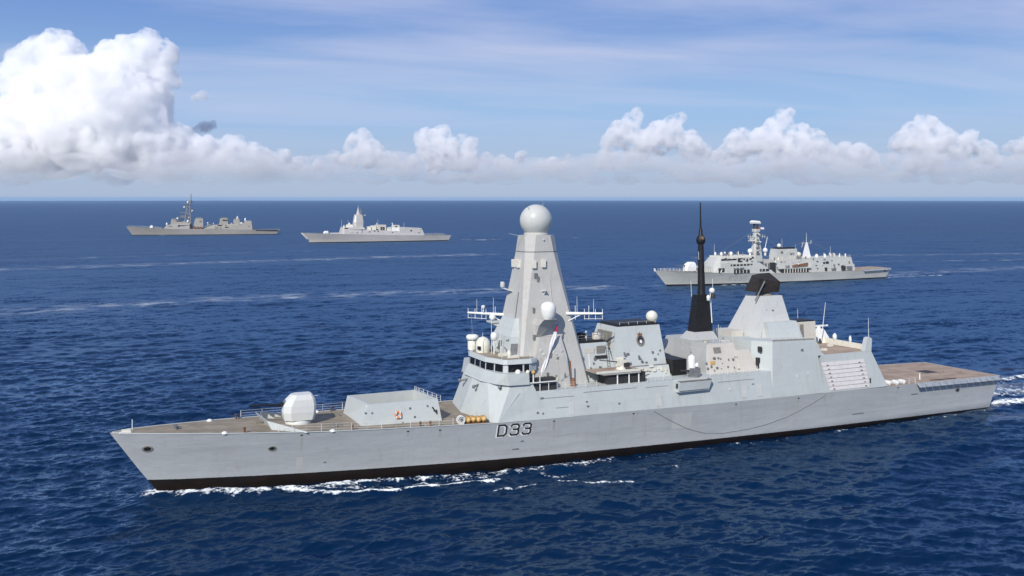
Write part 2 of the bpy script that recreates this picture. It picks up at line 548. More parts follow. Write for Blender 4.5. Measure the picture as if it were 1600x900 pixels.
def make_sea():
    r, th = sea_grid()
    nr, nt = len(r), len(th)
    RR, TT = np.meshgrid(r, th, indexing='ij')
    X = (RR * np.sin(TT)).ravel()
    Y = (RR * np.cos(TT)).ravel()
    dr = np.gradient(r)
    dl = np.maximum(np.repeat(dr, nt) * 0.5, (RR * 0.00096).ravel())
    rng = np.random.default_rng(11)
    Z = np.zeros(len(X))
    DX = np.zeros(len(X))
    DY = np.zeros(len(X))
    wind = R(118)
    near = np.repeat(r < 2600, nt) & (np.abs(TT.ravel()) < R(38.5))
    idx = np.where(near)[0]
    xn, yn, dn = X[idx], Y[idx], dl[idx]
    N = 96
    for i in range(N):
        lam = 0.8 * (34 / 0.8) ** ((i + rng.uniform(0, 1)) / N)
        k = 2 * math.pi / lam
        a = 0.0150 * lam * (1.0 if lam < 4.0 else (4.0 / lam) ** 1.05) * 0.42
        ang = wind + rng.normal(0, 0.50)
        ph = rng.uniform(0, 6.283)
        att = np.clip((lam / dn - 2.2) / 3.0, 0, 1) * a
        kx, ky = k * math.cos(ang), k * math.sin(ang)
        p = kx * xn + ky * yn + ph
        sn, cs = np.sin(p), np.cos(p)
        Z[idx] += att * cs
        DX[idx] -= att * sn * math.cos(ang) * 0.8
        DY[idx] -= att * sn * math.sin(ang) * 0.8
    foam = line_mask(X, Y, foam_lines())
    streak = line_mask(X, Y, streak_lines())
    heap = line_mask(X, Y, [(foam_lines()[0][0], 2.2, 0.55), (foam_lines()[1][0], 2.0, 0.30), (foam_lines()[4][0], 1.3, 0.34), (foam_lines()[9][0], 4.0, 0.5)])
    Z += foam * 0.12 + heap
    Z -= (X * X + Y * Y) / (2 * EARTH)
    X = X + DX
    Y = Y + DY
    co = np.stack([X, Y, Z], 1).astype(np.float32)
    i0 = (np.arange(nr - 1)[:, None] * nt + np.arange(nt)[None, :])
    j = (np.arange(nt) + 1) % nt
    i1 = (np.arange(nr - 1)[:, None] * nt + j[None, :])
    quads = np.stack([i0, i0 + nt, i1 + nt, i1], -1).reshape(-1, 4).astype(np.int32)
    me = bpy.data.meshes.new("sea")
    me.vertices.add(len(co))
    me.vertices.foreach_set("co", co.ravel())
    me.loops.add(quads.size)
    me.loops.foreach_set("vertex_index", quads.ravel())
    me.polygons.add(len(quads))
    me.polygons.foreach_set("loop_start", np.arange(0, quads.size, 4, dtype=np.int32))
    me.polygons.foreach_set("loop_total", np.full(len(quads), 4, dtype=np.int32))
    me.polygons.foreach_set("use_smooth", np.ones(len(quads), dtype=bool))
    me.update(calc_edges=True)
    # waves finer than the mesh can hold count as roughness
    unres = np.clip(np.log(np.maximum(dl, 0.12) / 0.12) / math.log(60), 0, 1)
    for nm, arr in (("foam", foam), ("streak", streak), ("unresolved", unres)):
        at = me.attributes.new(nm, 'FLOAT', 'POINT')
        at.data.foreach_set("value", arr.astype(np.float32))
    o = bpy.data.objects.new("sea", me)
    COL.objects.link(o)
    o["kind"] = "structure"
    # water
    t = NT("sea_water")
    geo = t.node("ShaderNodeNewGeometry")
    pos = geo.outputs["Position"]

    def wav(sx, sy, rot, scale, detail, rough=0.6):
        mp = t.node("ShaderNodeMapping", {"Scale": (sx, sy, 1), "Rotation": (0, 0, rot)}, vector_type='TEXTURE')
        t.l.new(pos, mp.inputs["Vector"])
        n = t.node("ShaderNodeTexNoise", {"Scale": scale, "Detail": detail, "Roughness": rough}, noise_dimensions='2D')
        t.l.new(mp.outputs[0], n.inputs["Vector"])
        return n
    patch = wav(3.0, 1.0, R(22), 0.014, 3).outputs["Fac"]      # gusts roughen the water in broad patches
    rip = wav(1.5, 1, R(28), 1.15, 5, 0.68)
    mid = wav(2.2, 1.0, R(28), 0.34, 3, 0.6)
    far = wav(3.5, 1.0, R(14), 0.055, 5, 0.7)
    tiny = wav(1.2, 1, R(28), 3.4, 3, 0.6)
    vsub = lambda sock: t.node("ShaderNodeVectorMath", {0: sock, 1: (0.5, 0.5, 0.5)}, operation='SUBTRACT').outputs[0]

    def vscale(sock, k):
        n = t.node("ShaderNodeVectorMath", operation='SCALE')
        t.l.new(sock, n.inputs[0])
        t.set(n.inputs["Scale"], k)
        return n.outputs[0]
    vadd = lambda a, b: t.node("ShaderNodeVectorMath", {0: a, 1: b}, operation='ADD').outputs[0]
    gust = t.ramp(patch, 0.33, 0.67)
    k1 = t.math('ADD', t.math('MULTIPLY', gust, 0.75), 0.36)
    pert = vadd(vadd(vscale(vsub(rip.outputs["Color"]), k1), vscale(vsub(mid.outputs["Color"]), 0.55)),
                vadd(vscale(vsub(far.outputs["Color"]), 0.45), vscale(vsub(tiny.outputs["Color"]), 0.32)))
    flat = t.node("ShaderNodeVectorMath", {0: pert, 1: (1, 1, 0)}, operation='MULTIPLY').outputs[0]
    sk = t.node("ShaderNodeAttribute", attribute_name="streak")
    calm = t.math('SUBTRACT', 1.0, t.math('MULTIPLY', sk.outputs["Fac"], 0.35))
    flat = vscale(flat, calm)
    nrm = t.node("ShaderNodeVectorMath", {0: vadd(geo.outputs["Normal"], flat)}, operation='NORMALIZE').outputs[0]
    # blue light welling up from below, the sky mirrored on top of it by the angle of each wavelet
    ur = t.node("ShaderNodeAttribute", attribute_name="unresolved").outputs["Fac"]
    deep = t.node("ShaderNodeBsdfDiffuse", {"Color": (0.0004, 0.0120, 0.042, 1), "Normal": nrm})
    shine = t.node("ShaderNodeBsdfGlossy", {"Color": (0.50, 0.74, 1.0, 1), "Normal": nrm})
    t.set(shine.inputs["Roughness"], t.math('ADD', t.math('MULTIPLY', ur, 0.36), 0.15))
    look = t.node("ShaderNodeVectorMath", {0: geo.outputs["Incoming"], 1: nrm}, operation='DOT_PRODUCT').outputs["Value"]
    graze = t.math('SUBTRACT', 1.0, t.math('MAXIMUM', look, 0.13))
    fres = t.math('ADD', t.math('MULTIPLY', t.math('POWER', graze, 5.0), 0.98), 0.02)
    fres = t.math('MULTIPLY', fres, t.math('SUBTRACT', 0.88, t.math('MULTIPLY', ur, 0.34)), clamp=True)
    water = t.node("ShaderNodeMixShader")
    t.set(water.inputs[0], fres)
    t.l.new(deep.outputs[0], water.inputs[1])
    t.l.new(shine.outputs[0], water.inputs[2])
    # foam
    fm = t.node("ShaderNodeAttribute", attribute_name="foam")
    f1 = wav(1, 1, 0.3, 0.55, 6, 0.68).outputs["Fac"]
    f2 = wav(1, 1, 1.1, 2.1, 4, 0.65).outputs["Fac"]
    lace = t.math('ADD', t.math('MULTIPLY', f1, 0.62), t.math('MULTIPLY', f2, 0.38))
    thr = t.math('SUBTRACT', t.math('ADD', lace, t.math('MULTIPLY', fm.outputs["Fac"], 0.36)), 0.76)
    fmask = t.math('MULTIPLY', t.ramp(thr, -0.01, 0.12), t.ramp(fm.outputs["Fac"], 0.03, 0.25))
    s1 = wav(1.6, 0.8, R(26), 0.13, 6, 0.72).outputs["Fac"]
    smask = t.math('MULTIPLY', t.math('MULTIPLY', t.ramp(s1, 0.47, 0.70), sk.outputs["Fac"]), 0.42)
    # a few small breaking crests all over
    w1 = wav(2.0, 0.7, R(28), 0.21, 5, 0.62).outputs["Fac"]
    w2 = wav(1, 1, 0, 0.02, 2).outputs["Fac"]
    caps = t.math('MULTIPLY', t.ramp(w1, 0.735, 0.80), t.math('MULTIPLY', t.ramp(w2, 0.45, 0.65), 0.5))
    tot = t.math('MAXIMUM', t.math('MAXIMUM', fmask, smask), caps, clamp=True)
    fb = t.node("ShaderNodeBsdfDiffuse", {"Color": (0.66, 0.70, 0.72, 1), "Roughness": 0.9})
    mx = t.node("ShaderNodeMixShader")
    t.set(mx.inputs[0], tot)
    t.l.new(water.outputs[0], mx.inputs[1])
    t.l.new(fb.outputs[0], mx.inputs[2])
    t.l.new(mx.outputs[0], t.out.inputs["Surface"])
    me.materials.append(t.m)
    return o


sea = make_sea()

# ------------------------------------------------------------------ hulls


class Hull:
    """lines of a hull from tables of half breadth at the waterline and at the deck edge"""

    def __init__(self, L, wl, deck, stem, tran, keel=-3.0, flare=1.35):
        # wl: [(s, t)], deck: [(s, t, z)], stem/tran: [(z, s)]
        self.L, self.flare, self.keel = L, flare, keel
        w, d = np.array(wl, float), np.array(deck, float)
        self.uw, self.tw = w[:, 0] / w[-1, 0], w[:, 1]
        self.ud, self.td, self.zd = (d[:, 0] - d[0, 0]) / (d[-1, 0] - d[0, 0]), d[:, 1], d[:, 2]
        self.stem, self.tran = np.array(stem, float), np.array(tran, float)

    def ends(self, z):
        return np.interp(z, self.stem[:, 0], self.stem[:, 1]), np.interp(z, self.tran[:, 0], self.tran[:, 1])

    def at(self, u, v):
        """u along, v 0 keel .. 1 waterline .. 2 deck edge"""
        zd = float(np.interp(u, self.ud, self.zd))
        bw, bd = float(np.interp(u, self.uw, self.tw)), float(np.interp(u, self.ud, self.td))
        if v <= 1:
            z, t = self.keel * (1 - v), bw * (0.55 + 0.45 * v)
        else:
            z, t = zd * (v - 1), bw + (bd - bw) * (v - 1) ** self.flare
        a, b = self.ends(z)
        return (a + (b - a) * u, t, z)

    def side(self, s, z):
        """half breadth of the side at s, z above the waterline"""
        a, b = self.ends(z)
        u = min(max((s - a) / (b - a), 0), 1)
        zd = float(np.interp(u, self.ud, self.zd))
        bw, bd = float(np.interp(u, self.uw, self.tw)), float(np.interp(u, self.ud, self.td))
        return bw + (bd - bw) * max(0, min(1, z / zd)) ** self.flare

    def edge(self, s):
        a = self.stem[-1, 1]
        u = min(max((s - self.ends(float(self.zd[0]))[0]) / (self.ends(float(self.zd[-1]))[1] - self.ends(float(self.zd[0]))[0]), 0), 1)
        return float(np.interp(u, self.ud, self.td)), float(np.interp(u, self.ud, self.zd))

    def mesh(self, nu=60, vs=(0, 0.6, 1, 1.2, 1.4, 1.6, 1.8, 2.0)):
        m = MB()
        us = [(k / nu) ** 1.25 for k in range(nu + 1)]
        for sg in (1, -1):
            vv, ff = [], []
            for u in us:
                for v in vs:
                    s, t, z = self.at(u, v)
                    vv.append((s, sg * t, z))
            n = len(vs)
            for i in range(nu):
                for j in range(n - 1):
                    ff.append((i * n + j, (i + 1) * n + j, (i + 1) * n + j + 1, i * n + j + 1))
            m.add(vv, ff, True)
        tr = [self.at(1, v) for v in vs]
        m.add(tr + [(s, -t, z) for s, t, z in reversed(tr)], [tuple(range(2 * len(vs)))])
        return m

    def deck(self, s0, s1, n=30, inset=0.02, drop=0.0, camber=0.0):
        m = MB()
        vv, ff = [], []
        for k in range(n + 1):
            s = s0 + (s1 - s0) * k / n
            t, z = self.edge(s)
            t = max(t - inset, 0.01)
            vv += [(s, t, z - drop), (s, 0, z - drop + camber), (s, -t, z - drop)]
        for k in range(n):
            for j in (0, 1):
                ff.append((3 * k + j, 3 * k + 3 + j, 3 * k + 4 + j, 3 * k + 1 + j))
        return m.add(vv, ff)


def rail(parent, pts, h=1.0, gap=1.6, r=0.022, name="guard_rail", mat=None, wires=3):
    """a run of stanchions with wires: one rail"""
    m = MB()
    for a, b in zip(pts[:-1], pts[1:]):
        a, b = Vector(a), Vector(b)
        n = max(1, int((b - a).length / gap))
        for k in range(n + 1):
            p = a.lerp(b, k / n)
            m.tube(p, p + Vector((0, 0, h)), r * 1.5, n=4)
        for w in range(wires):
            dz = Vector((0, 0, h * (w + 1) / wires))
            m.tube(a + dz, b + dz, r * 0.55, n=4)
    return m.build(name, mat or M['white'], parent)


GLYPH = {  # strokes on a 0..1 grid, cut corners
    'D': [[(0, 0), (0, 1), (.72, 1), (1, .80), (1, .20), (.72, 0), (0, 0)]],
    '3': [[(0, .86), (.2, 1), (.8, 1), (1, .86), (1, .62), (.84, .52), (.35, .52)], [(.84, .52), (1, .40), (1, .14), (.8, 0), (.2, 0), (0, .14)]],
    'F': [[(0, 0), (0, 1), (1, 1)], [(0, .53), (.75, .53)]],
    '2': [[(0, .82), (.2, 1), (.8, 1), (1, .82), (1, .62), (0, 0), (1, 0)]],
    '9': [[(1, .48), (.2, .48), (0, .62), (0, .86), (.2, 1), (.8, 1), (1, .86), (1, .14), (.8, 0), (.1, 0)]],
    '1': [[(.25, .82), (.5, 1), (.5, 0)]],
    '0': [[(.2, 0), (0, .2), (0, .8), (.2, 1), (.8, 1), (1, .8), (1, .2), (.8, 0), (.2, 0)]],
}


def lettering(text, hull, s0, z0, w, h, gap, thick, lift, slant=0.08, drop=0.0):
    """painted characters laid on the hull side, following its flare; drop moves the run down aft"""
    m = MB()

    def on(s, z):
        return (s, hull.side(s, z) + lift, z)
    for i, ch in enumerate(text):
        bs, bz = s0 + i * (w + gap), z0 - drop * i
        for st in GLYPH[ch]:
            for (x0, y0), (x1, y1) in zip(st[:-1], st[1:]):
                p0 = Vector((bs + x0 * w + y0 * h * slant, bz + y0 * h))
                p1 = Vector((bs + x1 * w + y1 * h * slant, bz + y1 * h))
                d = (p1 - p0).normalized()
                nrm = Vector((-d.y, d.x)) * thick / 2
                e = d * thick * 0.35
                c = [p0 - e + nrm, p1 + e + nrm, p1 + e - nrm, p0 - e - nrm]
                m.quad(*[on(q.x, q.y) for q in c])
    return m


# ------------------------------------------------------------------ the destroyer
D = thing("destroyer", "light grey destroyer with D33 on its hull and a white ball topping its mast",
          "destroyer", (SHIP_XY[0], SHIP_XY[1], 0), (R(-1.2), 0, SHIP_PSI))
hull_d = Hull(143,
              wl=[(0, 0), (4, 1.15), (12, 3.05), (20, 4.6), (30, 6.1), (44, 7.8), (60, 8.9), (80, 9.5), (100, 9.5), (120, 9.0), (143, 8.2)],
              deck=[(-6, 0, 8.55), (-3.8, 1.5, 8.5), (0, 2.7, 8.35), (8, 4.7, 8.0), (20, 6.7, 7.45), (28.3, 7.6, 7.2), (36, 8.4, 7.0), (44, 8.95, 6.75),
                    (56.5, 9.8, 6.8), (78.6, 10.3, 6.6), (102, 10.1, 6.4), (116.4, 9.8, 6.3), (145.2, 8.7, 5.8)],
              stem=[(-3, 1.5), (0, 0), (3.7, -2.7), (8.55, -6.0)], tran=[(-3, 140), (0, 142.8), (5.8, 145.2)])
h = hull_d.mesh(90)
hull_o = h.build("hull", M['hull'], D)
hull_d.deck(-5.9, 48, 40, 0.03, 0.02, 0.05).build("foredeck", M['deck'], D)
hull_d.deck(110, 145.15, 20, 0.03, 0.02, 0.03).build("flight_deck", M['fdeck'], D)
# toe rail round the foredeck edge
for sg in (1, -1):
    m = MB()
    pts = []
    for k in range(26):
        s = -5.7 + 50 * k / 25
        t, z = hull_d.edge(s)
        pts.append((s, sg * max(t - 0.05, 0.03), z + 0.03))
    m.path(pts, 0.06, 5).build("gunwale", M['side'], D)
# pennant number
lettering("D33", hull_d, 44.45, 4.72, 1.22, 1.55, 0.62, 0.30, 0.012, drop=0.02).build("number_shadow", M['white'], hull_o)
lettering("D33", hull_d, 44.62, 4.80, 1.22, 1.55, 0.62, 0.24, 0.024, drop=0.02).build("hull_number", M['black'], hull_o)
# fairleads and side fittings
for s, z, w in ((-1.5, 6.3, .75), (13.8, 5.5, .6), (134.1, 4.1, .6)):
    m = MB()
    t = hull_d.side(s, z)
    ring = lambda r, o: [(s + r * math.cos(a), hull_d.side(s + r * math.cos(a), z + r * .62 * math.sin(a)) + o, z + r * .62 * math.sin(a)) for a in [k * math.pi / 8 for k in range(16)]]
    m.rings([ring(w * 0.62, 0.02), ring(w * 0.62, 0.05)], cap=(True, True))
    f = m.build("fairlead", M['black'], hull_o)
    m = MB()
    m.rings([ring(w * .95, 0.0), ring(w * .9, 0.09), ring(w * .62, 0.09), ring(w * .60, 0.02)], cap=(False, False))
    m.build("fairlead_rim", M['grille'] if s < 100 else M['shade'], f)
rp = [(102.4, 5.9), (100, 4.9), (97.5, 3.95), (94.9, 3.1), (91, 2.3), (87.3, 1.85), (82.4, 1.7), (78.8, 2.1), (76, 3.0), (74.1, 3.9), (71.5, 5.3), (69.6, 6.4)]
MB().path([(s, hull_d.side(s, z) + 0.05, z) for s, z in rp], 0.045, 6).build("hanging_rope", M['rope'], hull_o)
for s, z, l in ((48.2, 3.6, .5), (47.0, 2.5, 1.0), (122.5, 4.2, 1.6), (109.0, 2.0, 2.6), (20.5, 2.9, .4)):
    MB().quad(*[(q, hull_d.side(q, w) + .015, w) for q, w in ((s, z), (s + l, z), (s + l, z + .22), (s, z + .22))]).build("hull_mark", M['shade'], hull_o)

rs_ = random.Random(8)
for s in (17.3, 31.5, 36.0, 53, 66, 84.5, 97, 119, 130):
    z = hull_d.edge(s)[1] - rs_.uniform(.3, .5)
    MB().quad(*[(q, hull_d.side(q, w) + .012, w) for q, w in ((s, z - .18), (s + .35, z - .18), (s + .35, z), (s, z))]).build("scupper", M['dark'], hull_o)
    ln, wd = rs_.uniform(.5, 2.2), rs_.uniform(.15, .5)
    MB().quad(*[(q, hull_d.side(q, w) + .010, w) for q, w in ((s + .05, z - .2), (s + .30, z - .2), (s + .17 + wd / 2, z - .2 - ln), (s + .17 - wd / 2, z - .2 - ln))]).build("scupper_stain", M['stain'], hull_o)
MB().quad(*[(q, hull_d.side(q, w) + .011, w) for q, w in ((16.9, 2.3), (17.9, 2.3), (17.8, 4.0), (17.0, 4.1))]).build("paint_patch", M['patch'], hull_o)
MB().quad(*[(q, hull_d.side(q, w) + .011, w) for q, w in ((73, 3.2), (76.5, 3.2), (76.5, 5.6), (73, 5.6))]).build("paint_patch", M['patch'], hull_o)
# superstructure between the bridge front and the flight deck
bot = [(42.1, 0), (43.7, 7.9), (44.6, 8.85)] + [(s, hull_d.edge(s)[0] - 0.04) for s in (49.6, 56, 64, 72, 80, 91.9)] + [(91.9, 0)]
zb = [hull_d.edge(s)[1] - 0.06 for s, _ in bot]
MB().rings([sym([(42.1, 0), (43.7, 7.9), (44.6, 8.85), (52.5, 9.35), (52.5, 0)], [6.7] * 5),
            sym([(44.2, 0), (44.6, 5.0), (46.7, 8.55), (50.0, 8.95), (52.5, 0)], [11.9] * 5)]).build("bridge_front", M['side'], D)
top = [(47.5, 0), (47.6, 7.9), (47.8, 8.9)] + [(s, hull_d.edge(s)[0] - 0.55) for s in (49.6, 56, 64, 72, 80, 91.9)] + [(91.9, 0)]
side_o = MB().rings([sym([(44.65, 0), (44.65, 7.9), (44.7, 8.86)] + bot[3:], zb), sym(top, 10.7)]).build("main_deckhouse", M['side'], D)
m = MB()
for s, l, z in ((50.5, 6, 9.6), (58, 9, 10.0), (68.5, 4, 9.9), (81.5, 7, 9.7), (53.5, 2.2, 8.1)):
    tt = lambda q, w: hull_d.edge(q)[0] - 0.04 - 0.51 * (w - 6.7) / 4.0
    MB().quad(*[(q, tt(q, w) + 0.02, w) for q, w in ((s, z), (s + l, z), (s + l, z + .07), (s, z + .07))]).build("side_seam", M['shade'], side_o)

# bridge
wing = [(44.05, 0), (44.05, 3.4), (45.05, 7.0), (46.3, 8.9), (49.4, 9.25), (49.5, 0)]
wingt = [(44.75, 0), (44.75, 3.3), (45.2, 6.6), (46.1, 8.85), (49.3, 9.3), (49.4, 0)]
br = MB().rings([sym(wing, [11.85] * 6), sym(wingt, [13.45] * 6)]).build("bridge", M['side'], D)
win0 = [(44.98, 0), (45.0, 3.2), (46.3, 6.95), (46.75, 7.3), (50.2, 7.6), (51.5, 7.0), (51.5, 0)]
win1 = [(45.05, 0), (45.05, 3.2), (46.35, 6.95), (46.8, 7.3), (50.2, 7.6), (51.5, 7.0), (51.5, 0)]
MB().rings([sym(win0, 13.44), sym(win1, 14.62)]).build("window_band", M['side'], br)
rf0 = [(44.75, 0), (44.8, 3.3), (46.15, 7.15), (46.65, 7.5), (50.4, 7.8), (51.6, 7.1), (51.6, 0)]
rf1 = [(44.95, 0), (45.0, 3.25), (46.3, 7.0), (46.8, 7.35), (50.4, 7.6), (51.6, 7.0), (51.6, 0)]
roof = MB().rings([sym(rf0, 14.61), sym(rf1, 15.25)]).build("bridge_roof", M['side'], br)
MB().rings([sym([(a + (.35 if a < 48 else -.3), b * .96) for a, b in rf1], 15.255), sym([(a + (.35 if a < 48 else -.3), b * .96) for a, b in rf1], 15.275)]).build("roof_deck", M['deck'], br)


def panes(p, q, n, z0, z1, gap, out, lean=0.06):
    """n panes along the wall from p to q"""
    P, Qv = Vector((p[0], p[1])), Vector((q[0], q[1]))
    d = (Qv - P)
    for k in range(n):
        a = P + d * ((k + gap) / n)
        b = P + d * ((k + 1 - gap) / n)
        o = Vector(out) * 0.02
        m = MB()
        m.slab([(a.x + o.x, a.y + o.y, z0), (b.x + o.x, b.y + o.y, z0), (b.x + o.x + lean, b.y + o.y, z1), (a.x + o.x + lean, a.y + o.y, z1)], (o.x * 1.5, o.y * 1.5, 0))
        m.build("window", M['glass'], br)


for sg in (1, -1):
    panes((45.0, 3.2 * sg), (46.3, 6.95 * sg), 2, 13.50, 14.58, 0.075, (-0.94, 0.33 * sg))
    panes((46.85, 7.32 * sg), (49.1, 7.5 * sg), 1, 13.50, 14.58, 0.02, (-0.06, 0.99 * sg), 0)
    panes((49.3, 7.52 * sg), (50.1, 7.59 * sg), 1, 13.46, 14.5, 0.03, (-0.06, 0.99 * sg), 0)
panes((44.99, -3.2), (44.99, 3.2), 3, 13.50, 14.58, 0.085, (-1, 0))
# the recess behind the wing, its shade painted as a dark block, and fittings
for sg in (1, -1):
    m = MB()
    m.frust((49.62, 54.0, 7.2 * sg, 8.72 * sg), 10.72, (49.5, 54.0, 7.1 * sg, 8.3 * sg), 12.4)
    m.build("wing_recess_shade", M['dark'], D)
    MB().box(49.5, 53.9, 8.95 * sg, 9.15 * sg, 11.95, 12.08).tube((51.2, 8.9 * sg, 10.7), (51.2, 8.9 * sg, 12.9), .07).tube((52.6, 8.9 * sg, 10.7), (52.6, 8.9 * sg, 12.0), .06).build("wing_frame", M['white'], D)
    lt = MB().tube((50.1, 9.0 * sg, 12.0), (50.1, 9.0 * sg, 13.3), .10).build("lamp_post", M['white'], D)
    MB().ball((50.1, 9.0 * sg, 13.5), .3, 10, 8).build("signal_lamp", M['yellow'], lt)
    MB().ball((48.0, 8.3 * sg, 13.55), .42, 12, 8).tube((48.0, 8.3 * sg, 13.4), (48.0, 8.3 * sg, 13.0), .2).build("compass_repeater", M['white'], D)
    MB().ball((49.5, 8.4 * sg, 13.5), .30, 12, 8).tube((49.5, 8.4 * sg, 13.4), (49.5, 8.4 * sg, 12.9), .16).build("wing_sight", M['cream'], D)
    m = MB()
    m.tube((44.3, 2.4 * sg, 11.2), (43.3, 2.9 * sg, 11.0), .16).ball((43.2, 2.95 * sg, 11.0), .28, 10, 6)
    m.build("floodlight", M['shade'], D)
    MB().tube((46.0, 7.2 * sg, 11.7), (45.4, 7.6 * sg, 11.5), .14).ball((45.35, 7.65 * sg, 11.5), .25, 10, 6).build("floodlight", M['shade'], D)
# things on the bridge roof
for sg in (-1,):
    m = MB().lathe((46.2, -5.3, 15.25), [(.75, 0), (.75, 1.3), (.55, 1.5)], 14)
    st = m.build("sensor_base", M['cream'], roof)
    MB().lathe((46.2, -5.3, 16.7), [(.35, 0), (.95, .12), (.98, .65), (.7, .85)], 18).build("sensor_head", M['white'], st)
m = MB().lathe((46.5, -1.6, 15.25), [(1.05, 0), (1.15, .9), (1.05, 1.7), (.65, 2.2), (.1, 2.4)], 18)
drc = m.build("director", M['cream'], roof)
MB().box(45.42, 45.75, -1.2, -.6, 15.8, 16.3).build("director_window", M['black'], drc)
m = MB().tube((47.2, 1.2, 15.25), (47.2, 1.2, 17.3), .10).lathe((47.2, 1.2, 17.3), [(.15, 0), (.5, .25), (.52, .9), (.3, 1.25)], 14)
m.build("satellite_antenna", M['white'], roof)
for s, t, zt in ((47.0, .7, 20.8), (46.0, -.4, 18.4), (47.9, 2.0, 19.0), (45.6, -3.8, 17.5)):
    MB().tube((s, t, 15.25), (s, t, zt), .05, .025, 5).build("whip_aerial", M['white'], roof)
MB().box(47.0, 48.4, 3.2, 3.8, 15.27, 15.7).build("roof_locker", M['cream'], roof)
MB().box(47.9, 49.2, 5.2, 5.9, 15.27, 15.62).build("roof_locker", M['cream'], roof)
MB().box(48.4, 49.9, 1.6, 2.5, 15.27, 15.45).build("roof_hatch", M['yellow'], roof)
MB().lathe((47.8, 5.6, 15.25), [(.28, 0), (.34, .7), (.2, 1.15)], 10).build("roof_light", M['cream'], roof)
rail(roof, [(46.2, 6.6, 15.25), (46.9, 7.2, 15.25), (50.3, 7.5, 15.25)], 0.9, 1.2, .02)

# foredeck: breakwater, gun, missile silo
bk = MB()
zf = lambda s: hull_d.edge(s)[1]
bk.slab([(13.95, 3.75, 7.68), (13.4, -3.0, 7.75), (12.75, -3.6, 8.85), (13.35, 3.1, 8.85)], (.10, 0, 0))
for sg in (1, -1):
    bk.slab([(13.95, 3.75 * sg, 7.68), (18.1, 6.6 * sg, 7.5), (18.1, 6.55 * sg, 7.62), (13.35, 3.1 * sg, 8.85)], (.08, -.08 * sg, 0))
    for k in range(3):
        s = 14.5 + k * 1.1
        bk.slab([(s, (4.05 + k * .75) * sg, 7.66), (s + .9, (3.6 + k * .75) * sg, 7.66), (s, (4.0 + k * .75) * sg, 8.35 - .28 * k)], (.06, 0.02, 0))
bk.build("breakwater", M['side'], D)
gun = MB()
oct_ = lambda s0, s1, t, c, z: [(s0 + c, t, z), (s1 - c * .4, t, z), (s1, t - c * .4, z), (s1, -t + c * .4, z), (s1 - c * .4, -t, z), (s0 + c, -t, z), (s0, -t + c, z), (s0, t - c, z)]
gun.rings([oct_(16.15, 20.1, 1.55, .85, 8.1), oct_(15.95, 20.35, 1.65, .9, 9.2), oct_(16.05, 20.4, 1.62, .9, 10.1), oct_(16.5, 20.25, 1.5, .85, 10.9), oct_(17.2, 19.9, 1.15, .6, 11.55)])
gun_o = gun.build("gun_turret", M['turret'], D)
MB().lathe((18.1, 0, 7.3), [(1.75, 0), (1.8, .3), (1.7, .62), (1.35, .85)], 28).build("turret_ring", M['turret'], gun_o)
MB().tube((16.6, 0, 10.2), (15.6, 0, 10.25), .30, .24, 12).tube((15.6, 0, 10.25), (11.7, 0, 10.45), .15, .11, 10).tube((11.9, 0, 10.44), (11.5, 0, 10.46), .15, .15, 10).build("gun_barrel", M['black'], gun_o)
MB().box(16.15, 16.75, -.35, .35, 9.6, 10.75).build("mantlet", M['shade'], gun_o)
MB().box(20.38, 20.5, -.5, .5, 8.5, 9.9).build("turret_door", M['side'], gun_o)

vls = MB()
b = [(25.55, 4.85), (37.6, 4.85)]
zs = 7.0
vb = [(25.5, -4.8), (25.7, 4.8), (37.6, 4.8), (37.6, -4.8)]
vt = [(26.0, -4.0), (27.1, 4.0), (37.25, 4.0), (36.4, -4.0)]
ring = lambda q, z, e=0: [(s + (e if k in (0, 1) else -e), t + (e if k in (0, 3) else -e), z) for k, (s, t) in enumerate(q)]
vls.rings([ring(vb, 6.9), ring(vt, 9.95), ring(vt, 9.97, .32), ring(vt, 8.0, .34)], cap=(False, False))
vls_o = vls.build("missile_silo", M['side'], D)
MB().rings([ring(vt, 7.95, .33), ring(vt, 8.05, .33)]).build("silo_floor", M['shade'], vls_o)
for i in range(6):
    for j in range(2):
        s, t = 27.6 + i * 1.45, -2.7 + j * 2.9
        m = MB().box(s, s + 1.15, t, t + 2.5, 8.05, 8.25)
        m.build("silo_hatch", M['grille'], vls_o)
MB().path([(26.9 + .93 * k, 3.45, 9.62 + .05 * (k % 2)) for k in range(10)], .14, 6).build("silo_hose", M['white'], vls_o)
rail(vls_o, [(36.3, -3.9, 9.4), (37.2, 3.7, 9.4)], 1.1, 1.3, .03)
rail(vls_o, [(36.6, -4.1, 9.0), (39.3, -4.4, 7.0)], 1.3, 1.1, .03)
m = MB()
for s, z, r in ((26.6, 8.9, .10), (27.5, 8.85, .10), (33.0, 9.0, .12), (35.6, 9.1, .10), (33.6, 7.8, .12), (31.8, 7.2, .08)):
    MB().box(s - r, s + r, 4.1, 4.8 - (z - 7) * .26 + .10, z - r, z + r).build("silo_fitting", M['shade'], vls_o)
m = MB().tube((36.5, 4.45, 8.5), (36.9, 4.5, 8.1), .13).tube((36.3, 4.35, 8.9), (36.5, 4.45, 8.6), .1).tube((36.9, 4.45, 8.5), (36.9, 4.6, 7.9), .09)
m.build("silo_valve", M['dark'], vls_o)
